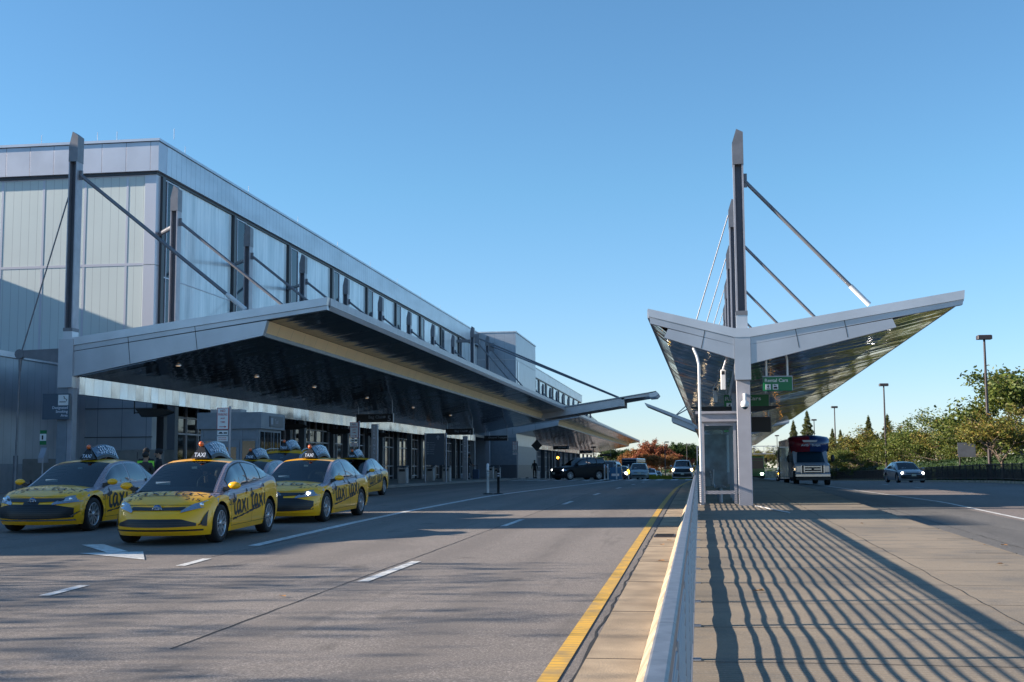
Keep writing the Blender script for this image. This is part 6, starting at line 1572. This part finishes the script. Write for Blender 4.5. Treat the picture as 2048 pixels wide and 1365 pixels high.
for k in range(11): m.box(-.5+2.2*k-.05,-.5+2.2*k+.05,299.45,299.55,4.7,6.5); 
for k in range(10): m.tube((-.5+2.2*k,299.5,4.7 if k%2 else 6.5),(1.7+2.2*k,299.5,6.5 if k%2 else 4.7),.06,n=6)
m.build('truss','steel_light',t)
t = thing('far_wall','low pale concrete wall closing the far end of the right road','wall',(16,240,-.4)); m = MB(); m.box(10,24,240,240.6,-.6,.85); m.build('wall','curb',t)
t = thing('small_sign','small pale sign on a post in front of the red maples','sign',(-7.5,170,0)); m = MB(); m.tube((-7.3,170,0),(-7.3,170,1.5),.05,n=6); m.build('post','steel_light',t); m = MB(); m.bbox(-7.55,-7.05,169.9,169.94,1.5,2.3,.05); m.build('plate','steel_light',t)

# ================================================================== TREES
def limb(m, p, d, L, r, depth, tips, rnd, up=.25):
    n = 3; q = Vector(p); dd = Vector(d)
    for k in range(n):
        dd = (dd+Vector((rnd.gauss(0,.13),rnd.gauss(0,.13),rnd.gauss(0,.08)+up*.1))).normalized(); q2 = q+dd*(L/n)
        m.tube(q,q2,r*(1-.25*k),r*(1-.25*(k+1)),5 if depth else 4,cap=False); q = q2
        if depth == 0: tips.append((q.copy(), dd.copy()))
        if k >= 1 and depth > 0:
            for _ in range(2 if depth > 1 else 3):
                a = Vector((rnd.gauss(0,1),rnd.gauss(0,1),rnd.gauss(.25,.6))).normalized(); limb(m,q,(dd*.8+a*.9).normalized(),L*rnd.uniform(.5,.75),r*.5,depth-1,tips,rnd,up)
def make_tree(seed, H, leaf, sparse=1.0, name='tree', spread=1.0, leafsize=.17, nl=26, label='x'):
    rnd = random.Random(seed); t = thing(name,label,'tree',(0,0,0)); m = MB(); tips = []
    th = H*.26; m.tube((0,0,-.3),(.05,0,th),.17*H/8,.13*H/8,8)
    for k in range(8):
        a = 2*math.pi*k/8+rnd.uniform(-.3,.3); el = rnd.uniform(.35,1.25)
        limb(m,(.05,0,th+rnd.uniform(-.5,1.2)*H/8),(math.cos(a)*math.cos(el)*spread,math.sin(a)*math.cos(el)*spread,math.sin(el)),H*rnd.uniform(.36,.5),.07*H/8,2,tips,rnd)
    m.build('trunk','bark',t,False)
    zmax = max(p.z for p,_ in tips); k_ = H/zmax; m = MB()
    rnd.shuffle(tips); tips = tips[:int(420*sparse)]
    for p,d in tips:
        for _ in range(nl):
            s_ = leafsize*rnd.uniform(.5,1.25); c = p+Vector((rnd.gauss(0,.30),rnd.gauss(0,.30),rnd.gauss(0,.26)))*H/8+d*rnd.uniform(-.4,.2)
            a = Vector((rnd.gauss(0,1),rnd.gauss(0,1),rnd.gauss(0,1))).normalized(); b = a.cross(Vector((rnd.gauss(0,1),rnd.gauss(0,1),rnd.gauss(0,1)))).normalized()
            m.add([c-a*s_,c-b*s_*.5,c+a*s_,c+b*s_*.5],[(0,1,2,3)])
    m.build('crown',leaf,t,False)
    return t
def make_conifer(seed,H,name='conifer_tree',label='x'):
    rnd = random.Random(seed); t = thing(name,label,'tree',(0,0,0)); m = MB(); m.tube((0,0,-.3),(0,0,H*.97),.16,.02,8); m.build('trunk','bark',t,False); m = MB()
    for _ in range(9000):
        h = H*(rnd.random()**.75*.97+.03)*1.0; h = H*(1-(1-rnd.random())**.55*.97); r = (H-h)/H*H*.23*math.sqrt(rnd.random())*(1+.22*math.sin(h*7+rnd.random())); a = rnd.uniform(0,6.283)
        c = Vector((r*math.cos(a),r*math.sin(a),h-.12*r)); s_ = rnd.uniform(.08,.2); d = Vector((math.cos(a),math.sin(a),-.25+rnd.gauss(0,.4))).normalized(); b = d.cross(Vector((rnd.gauss(0,1),rnd.gauss(0,1),rnd.gauss(0,1)))).normalized()
        m.add([c-d*s_,c-b*s_*.35,c+d*s_,c+b*s_*.35],[(0,1,2,3)])
    m.build('crown','conifer',t,False); return t
TGp = 'autumn trees in a row behind the right barrier'
tA = make_tree(1,8.0,'leaf_a',1.0,label='loose olive green tree at the right edge of the photo'); tB = make_tree(2,8.0,'leaf_b',.85); tC = make_tree(5,8.0,'leaf_a',.75)
protos = [tA,tB,tC]
spec = [ # px, distance, height, proto, label
 (2046,104,9.4,0,'large loose green tree cut by the right edge of the photo'),
 (1985,112,8.0,2,'green tree beside the tallest street lamp'),
 (1925,126,7.2,1,'yellow green tree right behind the dark square road sign'),
 (1850,142,8.3,2,'open branched tree with pale forked trunk above the silver sedan'),
 (1795,150,6.9,0,'olive tree left of the fork trunked one'),
 (1758,160,8.2,1,'yellowing tree just behind the second street lamp'),
 (1725,172,6.3,0,'low olive tree between two street lamps'),
 (1698,184,5.9,1,'low yellow tree right of the third street lamp'),
 (1668,196,6.3,1,'small yellow tree behind the third street lamp'),
 (1640,200,7.3,1,'yellow orange tree right of the tall pointed conifers'),
 (1606,205,7.4,1,'yellowish broad tree directly behind the shuttle bus'),
 (2005,92,6.0,1,'low bushy yellow tree near the right edge under the tall one'),
 (1885,133,6.0,0,'lower dense tree filling in front of the square sign trees'),
 (1820,148,6.2,1,'dense low tree above the silver sedan roof'),
 (1778,156,5.6,0,'dense low tree by the foot of the second street lamp'),
 (1712,178,5.2,0,'dense low tree just left of the second street lamp'),
 (1650,190,5.5,0,'dense low tree at the right side of the shuttle bus'),
 (1960,118,6.5,0,'dense tree at the foot of the tallest street lamp'),
 (1525,330,8.5,1,'small far orange tree above the concrete wall'),
 (1508,360,8.0,1,'farther small orange tree left of the far one by the gantry'),
]
used = set(); rt = random.Random(9)
for px_,d_,h_,k_,lb in spec:
    x_ = across(px_,d_); p_ = protos[k_]; h_ *= (.84 if px_ > 2030 else .72); sc_ = h_/8.0
    if k_ in used: o = copy_tree(p_)
    else: o = p_; used.add(k_)
    o.location = (x_,d_,gz(20,d_)+.4); o.rotation_euler = (0,0,rt.uniform(0,6.28)); o.scale = (sc_*1.3,sc_*1.3,sc_); o['label'] = lb; o['group'] = TGp
cn = make_conifer(4,9.5); first = True
for px_,d_,h_,lb in ((1589,215,8.9,'pointed conifer left above the shuttle bus'),(1617,210,10.2,'tallest pointed conifer behind the shuttle bus'),(1667,225,7.9,'pointed conifer hidden behind the third street lamp'),(1683,222,7.6,'narrow pointed conifer right of the third street lamp'),(1740,190,8.6,'pointed conifer left of the second street lamp'),(1778,185,8.6,'pointed orange tinged conifer right of the second street lamp')):
    o = cn if first else copy_tree(cn); first = False
    o.location = (across(px_,d_),d_,-.2); o.rotation_euler = (0,0,rt.uniform(0,6)); o.scale = (h_/9.5*1.25,)*2+(h_/9.5*1.1,); o['label'] = lb; o['group'] = 'pointed conifers among the right trees'
# centre trees
rA = make_tree(11,8,'leaf_red',1.0,leafsize=.24,nl=30); oA = make_tree(12,8,'leaf_orange',1.0,leafsize=.24,nl=30); gA = make_tree(13,8,'leaf_green',1.0,leafsize=.26,nl=34)
cs = [(1305,238,6.9,rA,'tallest red maple in the middle distance'),(1282,242,6.4,oA,'orange maple left of the tallest red one'),(1322,236,6.0,rA,'red maple on the right of the tallest one'),(1262,250,5.4,oA,'small orange tree above the coach roof'),(1300,228,4.9,oA,'low orange maple in front of the red maples'),(1330,232,4.9,oA,'orange maple by the street lamp foot'),
 (1345,260,6.9,gA,'dark green tree behind the red maples'),(1363,262,4.6,rA,'small red maple above the pickup'),(1372,285,6.9,gA,'dark evergreen right above the pickup'),(1385,280,4.8,gA,'low dark green tree beside the railing end'),(1228,300,6.6,gA,'grey green tree left of the coach'),(1246,305,6.0,gA,'small green tree just left of the coach'),(1208,310,5.0,oA,'low olive tree at the end of the rear canopy'),(1190,330,4.9,gA,'low green tree under the rear canopy end')]
used = set()
for px_,d_,h_,p_,lb in cs:
    if p_.name in used: o = copy_tree(p_)
    else: o = p_; used.add(p_.name)
    d_ *= 1.33; h_ = h_*1.08; sc_ = h_/8; o.location = (across(px_,d_),d_,-.55); o.rotation_euler = (0,0,rt.uniform(0,6.28)); o.scale = (sc_*1.2,sc_*1.2,sc_); o['label'] = lb; o['group'] = 'trees at the bend of the main road'
mb = MB(); mb.box(-8.2,-1.0,200.2,201.8,-.6,.35)
leafblock(mb, lambda r:((r.uniform(-8.2,-1),200+r.uniform(0,2),r.uniform(-.5,.55)),0), 2500, .1, rnd)
tag(mb.build('yellow_hedge','hedge_y'),'low bright yellow green hedge below the red maples','hedge')
# far wood closing the horizon
mb = MB(); rw_ = random.Random(21)
for _ in range(9000):
    x_ = rw_.uniform(-260,330); y_ = 520+rw_.uniform(0,60); h_ = (6+3*math.sin(x_*.05)+2*math.sin(x_*.17+1))*rw_.random()**.7; s_ = rw_.uniform(.5,1.1); c = Vector((x_,y_,h_-.8))
    a = Vector((rw_.gauss(0,1),rw_.gauss(0,1),rw_.gauss(0,1))).normalized(); b = a.cross(Vector((rw_.gauss(0,1),rw_.gauss(0,1),rw_.gauss(0,1)))).normalized(); mb.add([c-a*s_,c-b*s_*.6,c+a*s_,c+b*s_*.6],[(0,1,2,3)])
tag(mb.build('far_wood','leaf_green'),kind='stuff')
mb = MB()
for _ in range(15000):
    y_ = rw_.uniform(88,330); x_ = rw_.uniform(27,34)+max(0,(y_-200))*.05; h_ = rw_.random()**.8*(3.6+1.2*math.sin(y_*.21)); s_ = rw_.uniform(.12,.3); c = Vector((x_,y_,h_+gz(20,y_)-.1))
    a = Vector((rw_.gauss(0,1),rw_.gauss(0,1),rw_.gauss(0,1))).normalized(); b = a.cross(Vector((rw_.gauss(0,1),rw_.gauss(0,1),rw_.gauss(0,1)))).normalized(); mb.add([c-a*s_,c-b*s_*.6,c+a*s_,c+b*s_*.6],[(0,1,2,3)])
tag(mb.build('undergrowth','leaf_b'),kind='stuff')
# trees off the left of the frame whose shadows streak the foreground
sA = make_tree(31,8.4,'leaf_green',.36,leafsize=.15,nl=6); sA['label'] = 'roadside tree left of the frame nearest the camera'; sA['group'] = 'roadside trees left of the frame'
sA.location = (-26,6.0,.1)
for x_,y_,h_,lb in ((-28,10.6,9.0,'second roadside tree left of the frame'),(-26.5,14.2,8.3,'third roadside tree left of the frame')):
    o = copy_tree(sA); o.location = (x_,y_,.1); o.rotation_euler = (0,0,rt.uniform(0,6)); o.scale = (h_/9,)*3; o['label'] = lb
